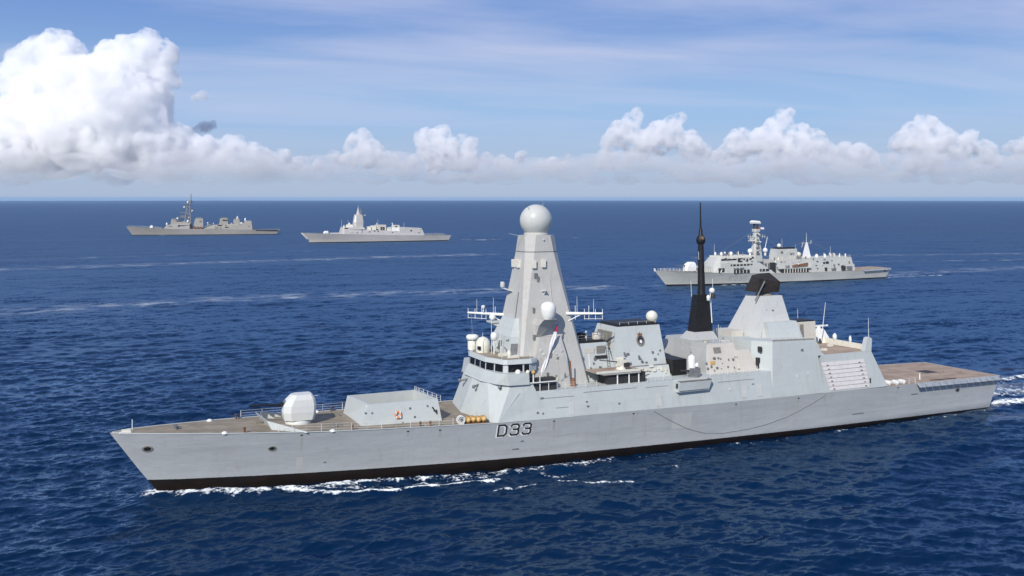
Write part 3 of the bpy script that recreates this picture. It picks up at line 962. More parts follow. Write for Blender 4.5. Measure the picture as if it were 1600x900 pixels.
# deck fittings of the foredeck
for s, sg in ((6.7, -1), (7.8, 1), (22.0, -1), (21.5, 1), (30.0, -1)):
    t, z = hull_d.edge(s)
    MB().lathe((s, sg * (t - .30), z - .05), [(.42, 0), (.40, .18), (.15, .30)], 10).build("deck_ventilator", M['white'], D)
for s in (33.5, 34.9, 10.3, 24.2):
    for sg in (1, -1):
        t, z = hull_d.edge(s)
        MB().lathe((s, sg * (t - .55), z), [(.14, 0), (.13, .55), (.19, .58), (.19, .68)], 10).build("bollard", M['rust'], D)
MB().tube((-3.3, 0, 8.5), (-3.3, 0, 10.0), .05).build("jackstaff", M['white'], D)
m = MB().box(-4.6, -3.5, -.55, .55, 8.45, 8.72)
m.box(-4.9, -3.4, .2, .9, 8.44, 8.6)
m.build("anchor_gear", M['cream'], D)
for s, t in ((2.0, 0.5), (2.0, -.5)):
    MB().lathe((s, t, 8.25), [(.32, 0), (.25, .3), (.35, .5)], 12).build("capstan", M['shade'], D)
for s, t, l in ((21.6, 3.9, .9), (22.6, 3.4, .7), (12.5, -1.0, .8), (23.8, -3.0, .8)):
    MB().box(s, s + l, t, t + .55, zf(s) - .05, zf(s) + .35).build("deck_locker", M['grille'], D)
E = lambda s, sg, i=.15: (s, sg * (hull_d.edge(s)[0] - i), hull_d.edge(s)[1])
rail(D, [E(s, -1) for s in (11, 14, 17, 20, 23, 26)], 1.05, 1.55, .030)
rail(D, [E(s, -1) for s in (26, 30, 34, 38, 42)], 1.05, 1.7, .026)
rail(D, [E(s, 1) for s in (14.5, 18, 22, 26)], 1.05, 1.7, .022)
rail(D, [E(s, 1) for s in (26, 30, 34, 38)], 1.05, 1.6, .022)

# main mast tower, an octagonal pyramid
def mast_ring(a, b, c, z, s0=54.9):
    return [(s0 - a, b - c, z), (s0 - a + c, b, z), (s0 + a - c, b, z), (s0 + a, b - c, z), (s0 + a, -b + c, z), (s0 + a - c, -b, z), (s0 - a + c, -b, z), (s0 - a, -b + c, z)]


mast = MB().rings([mast_ring(5.9, 6.2, .3, 10.6), mast_ring(4.6, 4.75, .45, 18.2), mast_ring(3.34, 3.35, .8, 26.2), mast_ring(2.72, 2.85, 1.12, 30.6), mast_ring(2.48, 2.61, 1.28, 33.1)])
mast_o = mast.build("mast_tower", M['mast'], D)
MB().rings([mast_ring(2.75, 2.88, 1.12, 30.52), mast_ring(2.74, 2.87, 1.12, 30.66)]).build("mast_seam", M['shade'], mast_o)
MB().lathe((54.9, 0, 33.1), [(1.9, 0), (1.9, .35), (1.72, .4), (1.72, .75)], 28).build("radome_collar", M['mast'], mast_o)
MB().ball((54.9, 0, 35.35), 2.52, 40, 24).build("radome", M['dome'], mast_o)
for a, b in (((53.4, 1.0, 36.9), (52.1, 2.2, 38.2)), ((56.2, -1.2, 37.0), (57.3, -2.2, 38.1)), ((52.5, 0.6, 32.9), (49.9, 1.0, 33.4)), ((57.3, -.5, 32.9), (58.6, -1.2, 33.3))):
    MB().tube(a, b, .05, .03, 5).build("whip_aerial", M['side'], mast_o)
mw = lambda z: (np.interp(z, [10.6, 18.2, 26.2, 30.6, 33.1], [5.9, 4.6, 3.34, 2.72, 2.48]), np.interp(z, [10.6, 18.2, 26.2, 30.6, 33.1], [6.2, 4.75, 3.35, 2.85, 2.61]))
for s, t, z in ((54.6, 1, 28.7), (54.6, -1, 28.7), (53.0, 1, 28.6), (51.9, .35, 28.6), (51.9, -.5, 28.7), (57.9, .4, 28.6), (57.9, -.9, 28.6), (51.85, -1.6, 28.6)):
    a, b_ = mw(z)
    m = MB()
    if abs(t) == 1:
        y = b_ * t
        m.box(s - .3, s + .3, y - .15 * t, y + .42 * t, z - .45, z + .75)
    else:
        x = 54.9 + math.copysign(a, s - 54.9)
        m.box(x - .42, x + .42, t - .3, t + .3, z - .45, z + .75)
    m.build("mast_sensor", M['cream'], mast_o)
for s, t, z in ((54.4, 1, 24.6), (54.5, -1, 24.6), (51.2, 0, 24.3), (54.9, 1, 32.3)):
    a, b_ = mw(z)
    m = MB()
    if t:
        y, k = b_ * t, (.9 if z < 30 else .3)
        m.slab([(s - .55 * k, y - .1, z), (s + .55 * k, y - .1, z), (s, y + k * t, z + .1)], (0, 0, .16))
        m.slab([(s, y, z - .75 * k), (s, y, z), (s, y + .75 * k * t, z)], (.05, 0, 0))
    else:
        x = 54.9 - a
        m.slab([(x + .2, -2.3, z), (x + .2, -.6, z), (x - 1.5, -1.9, z + .6)], (0, 0, .2))
        m.lathe((x - 1.3, -1.9, z + .75), [(.35, 0), (.38, .5), (.3, .85)], 10)
    m.build("mast_bracket", M['side'], mast_o)
for s, z, l in ((53.0, 26.6, .5), (53.4, 26.1, .35), (52.3, 21.5, .3), (52.0, 17.5, .4)):
    b_ = mw(z)[1]
    MB().box(s, s + l, b_ - .1, b_ + .12, z, z + .8).build("mast_fitting", M['shade'], mast_o)
for k in range(3):
    x = 58.2 + k * .25
    MB().tube((58.0 + .2 * k, 1.5, 24.0 - .5 * k), (59.1, 1.8, 25.0 - .8 * k), .06).build("mast_arm", M['shade'], mast_o)
# ladder of fittings up the mast face
MB().path([(49.6, 1.7, 15.3), (50.5, 1.6, 20.5), (51.2, 1.4, 24.5)], .05, 5).build("mast_conduit", M['shade'], mast_o)
MB().path([(55.6, 5.0, 17.0), (55.6, 3.4, 26.3)], .06, 5).build("mast_conduit", M['mast'], mast_o)
# lower lobes built on the tower: forward sensor house and port/starboard platforms
m = MB().rings([[(48.6, 3.6, 15.2), (48.6, -3.6, 15.2), (51.5, -4.2, 15.2), (51.5, 4.2, 15.2)], [(49.0, 3.3, 18.0), (49.0, -3.3, 18.0), (51.3, -3.9, 18.0), (51.3, 3.9, 18.0)],
                [(50.2, 2.4, 20.6), (50.2, -2.4, 20.6), (51.6, -3.0, 20.6), (51.6, 3.0, 20.6)]])
fh = m.build("sensor_house", M['side'], mast_o)
MB().slab([(48.75, 3.62, 15.4), (49.8, 3.82, 15.4), (50.0, 3.68, 17.0), (49.0, 3.5, 17.0)], (0, .04, 0)).build("sensor_recess_shade", M['shade'], fh)  # the opening's shadow, drawn as a thin slab of grey
rnd = random.Random(4)
for k in range(9):
    s, t, z = 48.7, rnd.uniform(-2.6, 3.0), rnd.uniform(15.6, 17.6)
    MB().box(s - .15 + (z - 15.2) * .14, s + .15 + (z - 15.2) * .14, t, t + rnd.uniform(.2, .5), z, z + rnd.uniform(.2, .45)).build("house_fitting", M['cream' if k % 2 else 'shade'], fh)
for sg in (1, -1):
    lobe = MB()
    lobe.rings([[(51.4, 4.0 * sg, 10.6), (51.2, 6.9 * sg, 10.6), (57.2, 6.9 * sg, 10.6), (58.2, 4.0 * sg, 10.6)],
                [(51.6, 4.0 * sg, 15.0), (51.7, 6.35 * sg, 15.0), (56.9, 6.35 * sg, 15.0), (57.6, 4.0 * sg, 15.0)],
                [(52.3, 4.0 * sg, 18.0), (52.6, 5.75 * sg, 18.0), (56.2, 5.75 * sg, 18.0), (56.7, 4.0 * sg, 18.0)]])
    lb = lobe.build("mast_base", M['mast'], mast_o)
    m = MB()
    m.rings([[(52.5, 4.3 * sg, 18.1), (52.5, 4.9 * sg, 18.1), (53.3, 4.9 * sg, 18.1), (53.6, 4.3 * sg, 18.1)],
             [(52.3, 4.0 * sg, 19.8), (52.4, 6.2 * sg, 19.8), (54.6, 6.2 * sg, 19.8), (54.9, 4.0 * sg, 19.8)],
             [(52.6, 3.8 * sg, 20.75), (52.7, 7.3 * sg, 20.75), (54.9, 7.3 * sg, 20.75), (55.0, 3.8 * sg, 20.75)]])
    sb = m.build("dome_bracket", M['mast'], mast_o)
    MB().lathe((53.8, 6.5 * sg, 20.75), [(.75, 0), (.85, .12), (1.0, .5), (1.16, 1.3), (1.14, 1.85), (.95, 2.25), (.55, 2.5), (.05, 2.58)], 24).build("satellite_dome", M['white'], sb)
# yards
for name, pts in (("yard", [(50.9, -3.4, 20.6), (46.4, -7.8, 20.75)]), ("yard", [(57.9, 4.2, 21.15), (62.6, 7.2, 21.2)]), ("yard", [(57.9, -4.2, 21.15), (62.6, -7.2, 21.2)])):
    m = MB()
    a, b_ = Vector(pts[0]), Vector(pts[1])
    m.tube(a, b_, .26, .16, 8)
    m.tube(a + Vector((0, 0, -1.3)), a.lerp(b_, .45), .09)
    y = m.build(name, M['white'], mast_o)
    m = MB()
    for f in (.25, .5, .62, .8, .99):
        q = a.lerp(b_, f)
        up = 1.2 if f in (.25, .62) else .7
        m.tube(q + Vector((0, 0, -.9)), q + Vector((0, 0, up)), .045, n=5)
    m.tube(a.lerp(b_, .5) + Vector((0, 0, -.8)), b_ + Vector((0, 0, -.8)), .04, n=5)
    m.build("dipole", M['white'], y)
    MB().tube(a.lerp(b_, .3), a.lerp(b_, .3) + Vector((0, 0, 2.6)), .04, .02, 5).tube(a.lerp(b_, .75), a.lerp(b_, .75) + Vector((0, 0, 2.2)), .04, .02, 5).build("whip_aerial", M['white'], y)
pl = MB().box(48.3, 51.0, -4.6, -2.6, 19.5, 19.75).slab([(48.3, -4.4, 19.5), (51, -4.4, 18.0), (51, -4.4, 19.5)], (0, 1.6, 0)).build("mast_platform", M['side'], mast_o)
MB().ball((48.9, -3.6, 20.3), .5, 12, 8).build("small_dome", M['white'], pl)
MB().lathe((48.2, -5.6, 21.0), [(.12, 0), (.12, .5), (.3, .6), (.25, 1.0)], 10).build("small_dome", M['white'], pl)

# block behind the mast
blk = MB().rings([sym([(57.6, 0), (57.6, 5.3), (66.5, 5.3), (66.5, 0)], 10.6), sym([(58.4, 0), (58.4, 4.2), (64.9, 4.0), (64.9, 0)], 16.4)]).build("mid_deckhouse", M['side'], D)
MB().rings([sym([(58.2, 0), (58.2, 4.0), (65.1, 4.0), (65.1, 0)], 16.42), sym([(58.6, 0), (58.6, 3.7), (64.7, 3.7), (64.7, 0)], 16.75)]).build("deckhouse_roof", M['black'], blk)
MB().lathe((62.2, .6, 16.75), [(.75, 0), (.7, .7), (.35, .9)], 12).build("roof_vent", M['black'], blk)
MB().lathe((63.0, 1.0, 16.75), [(.18, 0), (.18, 1.1)], 8).build("roof_pipe", M['white'], blk)
MB().lathe((64.0, 2.6, 16.75), [(.72, 0), (.72, .9), (.66, 1.0)], 16).build("roof_drum", M['beige'], blk)
MB().box(63.0, 64.4, 4.35, 4.47, 14.8, 15.9).build("louvre", M['grille'], blk)
MB().box(60.8, 62.6, 4.3, 4.42, 14.9, 15.6).build("side_panel", M['beige'], blk)
m = MB()
rnd = random.Random(9)
for k in range(12):
    s, z = rnd.uniform(58.6, 65), rnd.uniform(11, 14.6)
    tt = 5.3 - (z - 10.6) * .21
    MB().box(s, s + rnd.uniform(.15, .5), tt - .1, tt + .14, z, z + rnd.uniform(.15, .5)).build("wall_fitting", M['shade'], blk)
m = MB()
for k in range(4):
    MB().box(62.6 + .55 * k, 63.0 + .55 * k, 4.3, 4.75, 14.0, 14.45).build("flag_locker", M['dark'], blk)
MB().tube((57.2, 7.3, 10.9), (57.0, 7.2, 14.4), .10).lathe((57.3, 7.5, 10.7), [(.45, 0), (.4, .5), (.15, 1.2)], 10).build("fuelling_derrick", M['rust'], D)

# forward funnel
fn = MB().rings([sym([(65.7, 0), (65.7, 4.6), (75.3, 4.9), (75.3, 0)], 12.3), sym([(67.3, 0), (67.3, 3.2), (75.1, 3.2), (75.1, 0)], 18.45)]).build("forward_funnel", M['side'], D)
MB().rings([sym([(64.8, 0), (64.8, 5.6), (75.2, 6.2), (75.2, 0)], 10.6), sym([(65.2, 0), (65.2, 5.2), (75.3, 5.5), (75.3, 0)], 12.35)]).build("funnel_base", M['side'], fn)
MB().rings([sym([(67.5, 0), (67.5, 3.0), (75.0, 3.0), (75.0, 0)], 18.46), sym([(67.8, 0), (67.8, 2.7), (74.8, 2.7), (74.8, 0)], 18.85)]).build("funnel_cap", M['black'], fn)
MB().slab([(66.3, -2.6, 14.8), (66.3, 2.4, 14.8), (67.05, 2.2, 17.6), (67.05, -2.4, 17.6)], (-.08, 0, .02)).build("louvre", M['grille'], fn)
MB().lathe((75.9, -.3, 17.6), [(.3, 0), (.3, .8), (.75, 1.0)], 12).build("dome_post", M['cream'], fn)
MB().ball((75.9, -.3, 19.35), .98, 20, 12).build("navigation_dome", M['cream'], fn)
# the ship's badge, a round crest under a small crown
bt = lambda z: 4.75 - (z - 12.3) * .253
m = MB()
disc = lambda r, o, dz=0: [(71.2 + r * .85 * math.cos(a), bt(16.2 + dz + r * math.sin(a)) + o, 16.2 + dz + r * math.sin(a)) for a in [k * math.pi / 10 for k in range(20)]]
m.rings([disc(.85, .03), disc(.85, .10)])
bd = m.build("ship_badge", M['grille'], fn)
MB().rings([disc(.62, .10, .1), disc(.62, .14, .1)]).build("badge_field", M['dark'], bd)
MB().rings([disc(.27, .14, -.15), disc(.27, .17, -.15)]).build("badge_device", M['white'], bd)
MB().slab([(70.85, bt(17.0) + .05, 16.95), (71.55, bt(17.0) + .05, 16.95), (71.62, bt(17.4) + .06, 17.35), (71.4, bt(17.3) + .06, 17.2), (71.2, bt(17.5) + .06, 17.5), (71.0, bt(17.3) + .06, 17.2), (70.78, bt(17.4) + .06, 17.35)], (0, .08, 0)).build("badge_crown", M['rust'], bd)
m = MB()
rnd = random.Random(21)
for k in range(16):
    s, z = rnd.uniform(66.6, 75), rnd.uniform(12.6, 14.6)
    tt = bt(z) + (s - 70) * .01
    MB().box(s, s + rnd.uniform(.12, .4), tt - .1, tt + .16, z, z + rnd.uniform(.12, .4)).build("wall_fitting", M['shade'], fn)
m = MB()
for k in range(14):
    s, z = rnd.uniform(69.5, 75), rnd.uniform(10.9, 12.2)
    tt = 6.1 - (z - 10.6) * .38
    MB().box(s, s + rnd.uniform(.2, .7), tt - .1, tt + .2, z, z + rnd.uniform(.15, .5)).build("wall_fitting", M['cream'], fn)
m = MB().box(65.6, 75.2, 5.0, 5.28, 12.36, 12.46)
m.build("funnel_walkway", M['shade'], fn)
# shade of the gap between the blocks, painted as a black box
MB().box(75.4, 78.0, -6.5, 6.5, 10.6, 13.2).build("block_gap_shade", M['black'], D)

# light-gun platforms on each side
for sg in (1, -1):
    pf = MB()
    pf.rings([[(61.6, 5.0 * sg, 12.2), (61.6, 9.2 * sg, 12.2), (67.9, 9.3 * sg, 12.2), (68.6, 5.0 * sg, 12.2)], [(60.2, 5.0 * sg, 12.55), (60.3, 9.3 * sg, 12.55), (67.8, 9.4 * sg, 12.55), (68.6, 5.0 * sg, 12.55)]])
    pf_o = pf.build("gun_platform", M['beige'], D)
    MB().box(60.4, 68.3, 5.2 * sg, 9.2 * sg, 12.56, 12.60).build("platform_deck", M['fdeck'], pf_o)
    MB().slab([(60.3, 9.32 * sg, 12.5), (67.8, 9.42 * sg, 12.5), (67.8, 9.42 * sg, 12.85), (60.3, 9.32 * sg, 12.85)], (0, -.06 * sg, 0)).build("platform_edge", M['cream'], pf_o)
    MB().box(62.4, 69.0, 6.0 * sg, 8.8 * sg, 10.72, 12.2).build("platform_recess_shade", M['dark'], pf_o)  # shade under the platform, painted as a solid dark box
    m = MB()
    for s in (64.0, 66.0, 67.7):
        m.tube((s, 9.0 * sg, 10.7), (s, 9.0 * sg, 12.25), .11, n=6)
    m.build("platform_post", M['white'], pf_o)
    g = MB().lathe((65.6, 7.3 * sg, 12.6), [(.8, 0), (.6, .4), (.45, .7)], 14).box(64.9, 66.3, 6.8 * sg, 7.8 * sg, 13.1, 14.0).box(65.2, 66.4, 6.4 * sg, 6.75 * sg, 13.2, 14.3).build("light_gun", M['cream'], D)
    MB().tube((65.2, 7.3 * sg, 13.7), (61.9, 7.3 * sg, 14.2), .09, .06, 8).build("gun_barrel", M['dark'], g)
    MB().box(65.8, 66.7, 7.5 * sg, 8.1 * sg, 13.0, 13.6).build("ammunition_box", M['dark'], g)
    # sponson with close-in gun
    sp = MB()
    sp.rings([[(73.7, 9.0 * sg, 8.85), (73.7, 10.55 * sg, 8.9), (79.3, 10.55 * sg, 8.9), (79.3, 9.0 * sg, 8.85)], [(73.0, 8.0 * sg, 10.4), (73.9, 10.75 * sg, 10.4), (79.8, 10.75 * sg, 10.4), (79.8, 8.0 * sg, 10.4)]])
    sp_o = sp.build("gun_sponson", M['side'], D)
    MB().box(74.2, 79.5, 8.3 * sg, 10.3 * sg, 10.41, 10.46).build("sponson_deck", M['deck'], sp_o)
    MB().path([(74.0, 10.7 * sg, 10.5), (79.7, 10.7 * sg, 10.5), (79.7, 8.6 * sg, 10.55)], .09, 6).build("sponson_lip", M['shade'], sp_o)
    MB().slab([(73.66, 10.0 * sg, 9.5), (73.66, 10.45 * sg, 9.5), (73.72, 10.5 * sg, 10.2), (73.72, 10.0 * sg, 10.2)], (-.05, 0, 0)).build("sponson_port", M['dark'], sp_o)
    MB().slab([(73.9, 10.62 * sg, 9.05), (79.2, 10.62 * sg, 9.05), (79.2, 10.64 * sg, 9.13), (73.9, 10.64 * sg, 9.13)], (0, .03 * sg, 0)).build("sponson_strake", M['shade'], sp_o)
    ci = MB().lathe((77.9, 8.6 * sg, 10.45), [(1.0, 0), (.9, .35), (.5, .5)], 16).box(77.2, 78.8, 8.1 * sg, 9.1 * sg, 10.9, 12.1).build("close_in_gun", M['shade'], D)
    MB().lathe((77.75, 8.3 * sg, 11.7), [(.55, 0), (.60, .3), (.60, 1.8), (.48, 2.2), (.1, 2.42)], 18).build("gun_radome", M['white'], ci)
    MB().tube((77.4, 8.3 * sg, 11.6), (75.7, 8.3 * sg, 11.75), .16, .14, 8).build("gun_barrel", M['dark'], ci)
    MB().lathe((78.3, 8.9 * sg, 12.3), [(.25, 0), (.3, .3), (.1, .6)], 8).build("search_antenna", M['white'], ci)

# aft funnel block, black uptake and pole mast
ab = MB().rings([sym([(81.4, 0), (81.4, 3.0), (81.0, 7.5), (88.5, 7.5), (88.5, 0)], 10.6), sym([(81.7, 0), (81.7, 2.5), (82.2, 5.8), (87.5, 5.8), (87.5, 0)], 15.3)]).build("aft_funnel", M['stack'], D)
MB().rings([sym([(82.3, 0), (82.3, 1.9), (87.4, 1.9), (87.4, 0)], 15.3), sym([(83.3, 0), (83.3, 1.3), (86.9, 1.3), (86.9, 0)], 16.5)]).build("funnel_neck", M['stack'], ab)
up = MB().rings([sym([(83.3, 0), (83.3, 1.0), (87.0, 1.0), (87.0, 0)], 16.5), sym([(84.2, 0), (84.2, .75), (86.3, .75), (86.3, 0)], 22.6)]).build("black_uptake", M['black'], ab)
pm = MB().lathe((85.5, 0, 22.6), [(.70, 0), (.66, .4), (.58, 3.5), (.48, 8.0), (.46, 8.6)], 14).build("pole_mast", M['black'], ab)
MB().lathe((85.5, 0, 31.0), [(.45, 0), (.70, .3), (.80, .8), (.66, 1.3), (.36, 1.7), (.30, 2.6), (.17, 2.75)], 16).build("mast_ball", M['black'], pm)
MB().tube((85.5, 0, 33.6), (85.5, 0, 38.1), .17, .10, 8).build("mast_tip", M['black'], pm)
MB().lathe((85.45, .55, 31.7), [(.2, 0), (.32, .4), (.2, .7)], 8).build("mast_lamp", M['rust'], pm)
MB().tube((84.2, 1.2, 28.6), (86.8, -1.2, 28.6), .035, n=5).tube((84.2, 1.2, 28.6), (84.2, 1.2, 29.9), .03, n=5).tube((86.8, -1.2, 28.6), (86.8, -1.2, 29.8), .03, n=5).build("mast_yard", M['white'], pm)
MB().tube((83.1, .6, 22.4), (83.0, .6, 25.0), .04, n=5).tube((87.5, .4, 22.4), (87.5, .4, 25.2), .04, n=5).build("whip_aerial", M['white'], pm)
MB().tube((86.7, 1.2, 17.9), (86.5, 1.1, 22.9), .09).build("uptake_pipe", M['white'], up)
m = MB().ball((86.7, 1.3, 23.3), .48, 12, 8).lathe((85.9, 1.4, 21.6), [(.1, 0), (.3, .1), (.32, .8), (.1, 1.0)], 8)
m.build("small_dome", M['white'], up)
MB().lathe((86.9, 1.3, 22.0), [(.4, 0), (.45, .4), (.3, .8)], 10).build("dome_base", M['dark'], up)
MB().tube((87.7, 1.6, 15.5), (87.7, 1.6, 17.6), .06).tube((88.1, 1.6, 15.5), (88.1, 1.6, 17.2), .05).build("whip_aerial", M['side'], ab)
ph = MB().frust((81.2, 87.6, 4.5, 7.8), 10.6, (82.35, 87.4, 4.5, 6.1), 15.1).build("lit_port_cladding", M['beige'], D)  # cladding on the funnel block, beige for how light falls on its side
MB().frust((81.2, 87.6, -7.8, -4.5), 10.6, (82.35, 87.4, -6.1, -4.5), 15.1).build("starboard_cladding", M['beige'], D)  # mirrored copy of the beige cladding on the funnel block
MB().slab([(83.2, 6.78, 13.0), (84.6, 6.78, 13.0), (84.6, 6.24, 14.6), (83.2, 6.24, 14.6)], (0, .08, .02)).build("louvre", M['grille'], ph)
MB().frust((87.4, 90.8, 3.0, 8.1), 10.6, (87.4, 89.9, 3.0, 6.7), 14.0).build("low_deckhouse", M['beige'], ph)
m = MB()
rnd = random.Random(5)
for k in range(26):
    s, z = rnd.uniform(81.2, 89.5), rnd.uniform(10.9, 12.9)
    tt = 7.7 - (z - 10.6) * .36
    MB().box(s, s + rnd.uniform(.12, .35), tt - .1, tt + .15, z, z + rnd.uniform(.12, .4)).build("wall_fitting", M['shade'], ph)
MB().box(82.0, 82.8, 7.1, 7.35, 12.1, 12.6).build("first_aid_box", M['yellow'], ph)
MB().lathe((83.0, 4.5, 15.1), [(.3, 0), (.3, .5), (.5, .6)], 10).build("roof_vent", M['cream'], ph)
MB().box(86.0, 87.0, 4.6, 5.6, 15.1, 15.45).build("roof_hatch", M['cream'], ph)

# aft radar tower
tw = MB().rings([[(92.2, 5.2, 12.6), (101.6, 5.2, 12.6), (101.6, -5.2, 12.6), (92.2, -5.2, 12.6)], [(96.5, 2.3, 22.0), (100.5, 2.3, 22.0), (100.5, -2.3, 22.0), (96.5, -2.3, 22.0)]])
tw_o = tw.build("radar_tower", M['tower'], D)
MB().frust((89.5, 93.5, -5.0, 5.0), 10.6, (92.4, 93.5, -4.8, 4.8), 15.2).build("tower_base", M['tower'], tw_o)
MB().frust((90.4, 93.0, -3.5, 1.5), 14.4, (90.6, 93.0, -3.2, 1.2), 16.3).build("tower_step", M['beige'], tw_o)
MB().box(90.6, 91.4, 3.6, 5.6, 12.4, 14.8).build("louvre", M['grille'], tw_o)
pn = MB().frust((95.3, 102.2, 3.5, 5.5), 14.9, (95.3, 101.5, 2.8, 4.7), 17.8).build("tower_panel", M['side'], tw_o)
MB().path([(96.6, 2.62, 20.4), (94.3, 4.3, 15.2), (93.6, 4.9, 12.6)], .12, 6).build("tower_pipe", M['shade'], tw_o)
ant = MB().add([(95.8, 1.6, 22.65), (100.4, 1.6, 22.5), (101.3, -.9, 22.6), (95.4, -1.3, 22.75),
                (96.3, 1.7, 25.0), (100.6, 1.8, 24.3), (101.7, -.8, 24.4), (96.9, -1.2, 25.4), (97.8, -.2, 25.75), (99.9, -.2, 25.8)],
               [(3, 2, 1, 0), (0, 1, 5, 4), (1, 2, 6, 5), (2, 3, 7, 8, 9, 6), (3, 0, 4, 7), (4, 5, 9, 8), (5, 6, 9), (4, 8, 7)])
an_o = ant.build("air_search_radar", M['brown'], tw_o)
MB().lathe((98.5, 0, 22.0), [(1.4, 0), (1.4, .3), (.9, .4), (.9, .8)], 20).build("radar_turntable", M['grille'], an_o)
MB().tube((95.4, 1.5, 21.2), (96.9, 2.3, 24.6), .13, n=8).build("radar_strut", M['shade'], an_o)
bx = MB().frust((103.6, 108.1, -2.0, 2.0), 13.8, (104.4, 108.3, -1.8, 1.6), 17.1).build("aft_deckhouse", M['beige'], D)
MB().box(104.2, 108.2, -1.7, 1.5, 17.1, 17.3).build("deckhouse_roof", M['black'], bx)
MB().slab([(104.5, 1.95, 14.1), (105.4, 1.95, 14.1), (105.5, 1.7, 16.7), (104.8, 1.7, 16.7)], (0, .1, 0)).build("ladder", M['grille'], bx)

# hangar with its lower after part and fins
hs = lambda z: 9.95 - (z - 6.3) * 0.073
hg = MB().rings([sym([(89.2, 0), (89.4, 7.0), (92.0, hs(6.4)), (102.6, hs(6.4)), (102.6, 0)], [6.4] * 5), sym([(90.4, 0), (90.6, 6.6), (92.7, hs(15.3)), (101.5, hs(15.2)), (101.5, 0)], [15.35, 15.35, 15.35, 15.15, 15.15])])
hg_o = hg.build("hangar", M['side'], D)
la = MB().rings([sym([(102.5, 0), (102.5, hs(6.4) - .01), (116.5, hs(6.3) - .02), (116.5, 0)], 6.35), sym([(102.5, 0), (102.5, hs(12.6)), (113.4, hs(12.6) - .05), (113.4, 0)], 12.55)])
la_o = la.build("boat_deckhouse", M['side'], D)
MB().rings([sym([(102.7, 0), (102.7, hs(12.6) - .25), (113.1, hs(12.6) - .3), (113.1, 0)], 12.56), sym([(102.7, 0), (102.7, hs(12.6) - .25), (113.1, hs(12.6) - .3), (113.1, 0)], 12.59)]).build("roof_deck", M['fdeck'], la_o)
for sg in (1, -1):
    MB().slab([(101.55, hs(15.1) * sg, 15.15), (101.55, hs(12.6) * sg, 12.5), (103.4, hs(12.6) * sg, 12.5), (102.7, hs(13) * sg, 12.95)], (0, -.12 * sg, 0)).build("gusset", M['side'], la_o)
    m = MB()
    m.slab([(111.9, hs(12.6) * sg - .03 * sg, 12.5), (113.45, hs(12.6) * sg - .03 * sg, 12.5), (113.8, hs(14.8) * sg - .03 * sg, 14.6), (113.3, hs(14.8) * sg - .03 * sg, 14.85), (112.8, hs(14.8) * sg - .03 * sg, 14.7)], (0, -.9 * sg, 0))
    m.build("stern_fin", M['side'], la_o)
    MB().tube((113.4, (hs(14.8) - .4) * sg, 14.8), (113.4, (hs(14.8) - .4) * sg, 18.1), .045, .03, 5).build("whip_aerial", M['white'], la_o)
# screen wall across the roof, holding aerials
sw = MB().slab([(103.0, -8.9, 12.5), (112.9, -8.9, 12.5), (112.9, -8.6, 13.5), (103.0, -8.6, 14.2)], (0, .15, 0)).slab([(113.2, -8.8, 12.5), (113.2, 8.6, 12.5), (113.3, 8.6, 13.45), (113.3, -8.8, 13.6)], (.12, 0, 0))
sw_o = sw.build("screen_wall", M['cream'], la_o)
for t, r in ((-4.8, .3), (0.8, .38), (4.6, .24)):
    MB().lathe((113.4, t, 13.45), [(r * .7, 0), (r, .3), (r, .7), (r * .4, 1.1)], 10).build("small_dome", M['white'], sw_o)
rd = MB().frust((111.5, 114.9, -4.5, -1.5), 12.5, (112.5, 113.8, -3.6, -2.4), 15.0).build("radar_pedestal", M['white'], la_o)
MB().box(111.2, 115.2, -3.15, -2.85, 15.35, 15.65).lathe((113.1, -3.0, 15.0), [(.4, 0), (.35, .4)], 10).build("navigation_radar", M['white'], rd)
MB().tube((112.0, -1.2, 12.6), (113.2, -1.2, 20.0), .08, .035, 6).build("tall_whip_aerial", M['white'], la_o)
MB().lathe((111.8, -1.2, 12.59), [(.3, 0), (.3, .3), (.12, .9)], 8).build("aerial_base", M['dark'], la_o)
# boat bay shutter: pale slats in a frame
m = MB()
for k in range(7):
    z0, z1 = 6.62 + k * .68, 6.62 + (k + 1) * .68 - .08
    s0, s1 = 104.0 - (z0 - 6.5) * .36, 112.5 - (z0 - 6.5) * .20
    m.slab([(s0, hs(z0), z0), (s1, hs(z0), z0), (s1 - .1, hs(z1), z1), (s0 - .2, hs(z1), z1)], (0, .05 + .05 * (k % 2), 0))
sh = m.build("boat_shutter", plain("shutter_paint", (0.66, 0.62, 0.60), 0.55, 0.08), la_o)
m = MB()
for k in range(7):
    for s in (104.6, 111.5):
        z = 6.8 + k * .66
        m.box(s - (z - 6.6) * .28, s + .35 - (z - 6.6) * .28, hs(z) + .04, hs(z) + .16, z, z + .14)
m.build("shutter_latch", M['grille'], sh)
MB().box(112.6, 112.8, hs(8) - .02, hs(8) + .12, 7.2, 8.0).build("door_handle", M['dark'], la_o)
for s, t in ((91.2, 8.1), (91.0, 7.8), (90.9, 7.7)):
    z = 11.0 + (s - 90.9) * 9
    m = MB().box(s - .35, s + .05, t - .3, t + .35, z, z + .8)
    m.build("hangar_fitting", M['dark'], hg_o)
MB().slab([(92.9, hs(15.3), 15.36), (101.4, hs(15.2), 15.16), (101.4, hs(15.2) - .3, 15.36), (92.9, hs(15.3) - .3, 15.56)], (0, -.05, 0)).build("hangar_coaming", M['grille'], hg_o)
rail(hg_o, [(93, 8.9, 15.4), (101.3, 8.9, 15.2)], .35, 1.2, .03, "hangar_rail", M['cream'], 1)

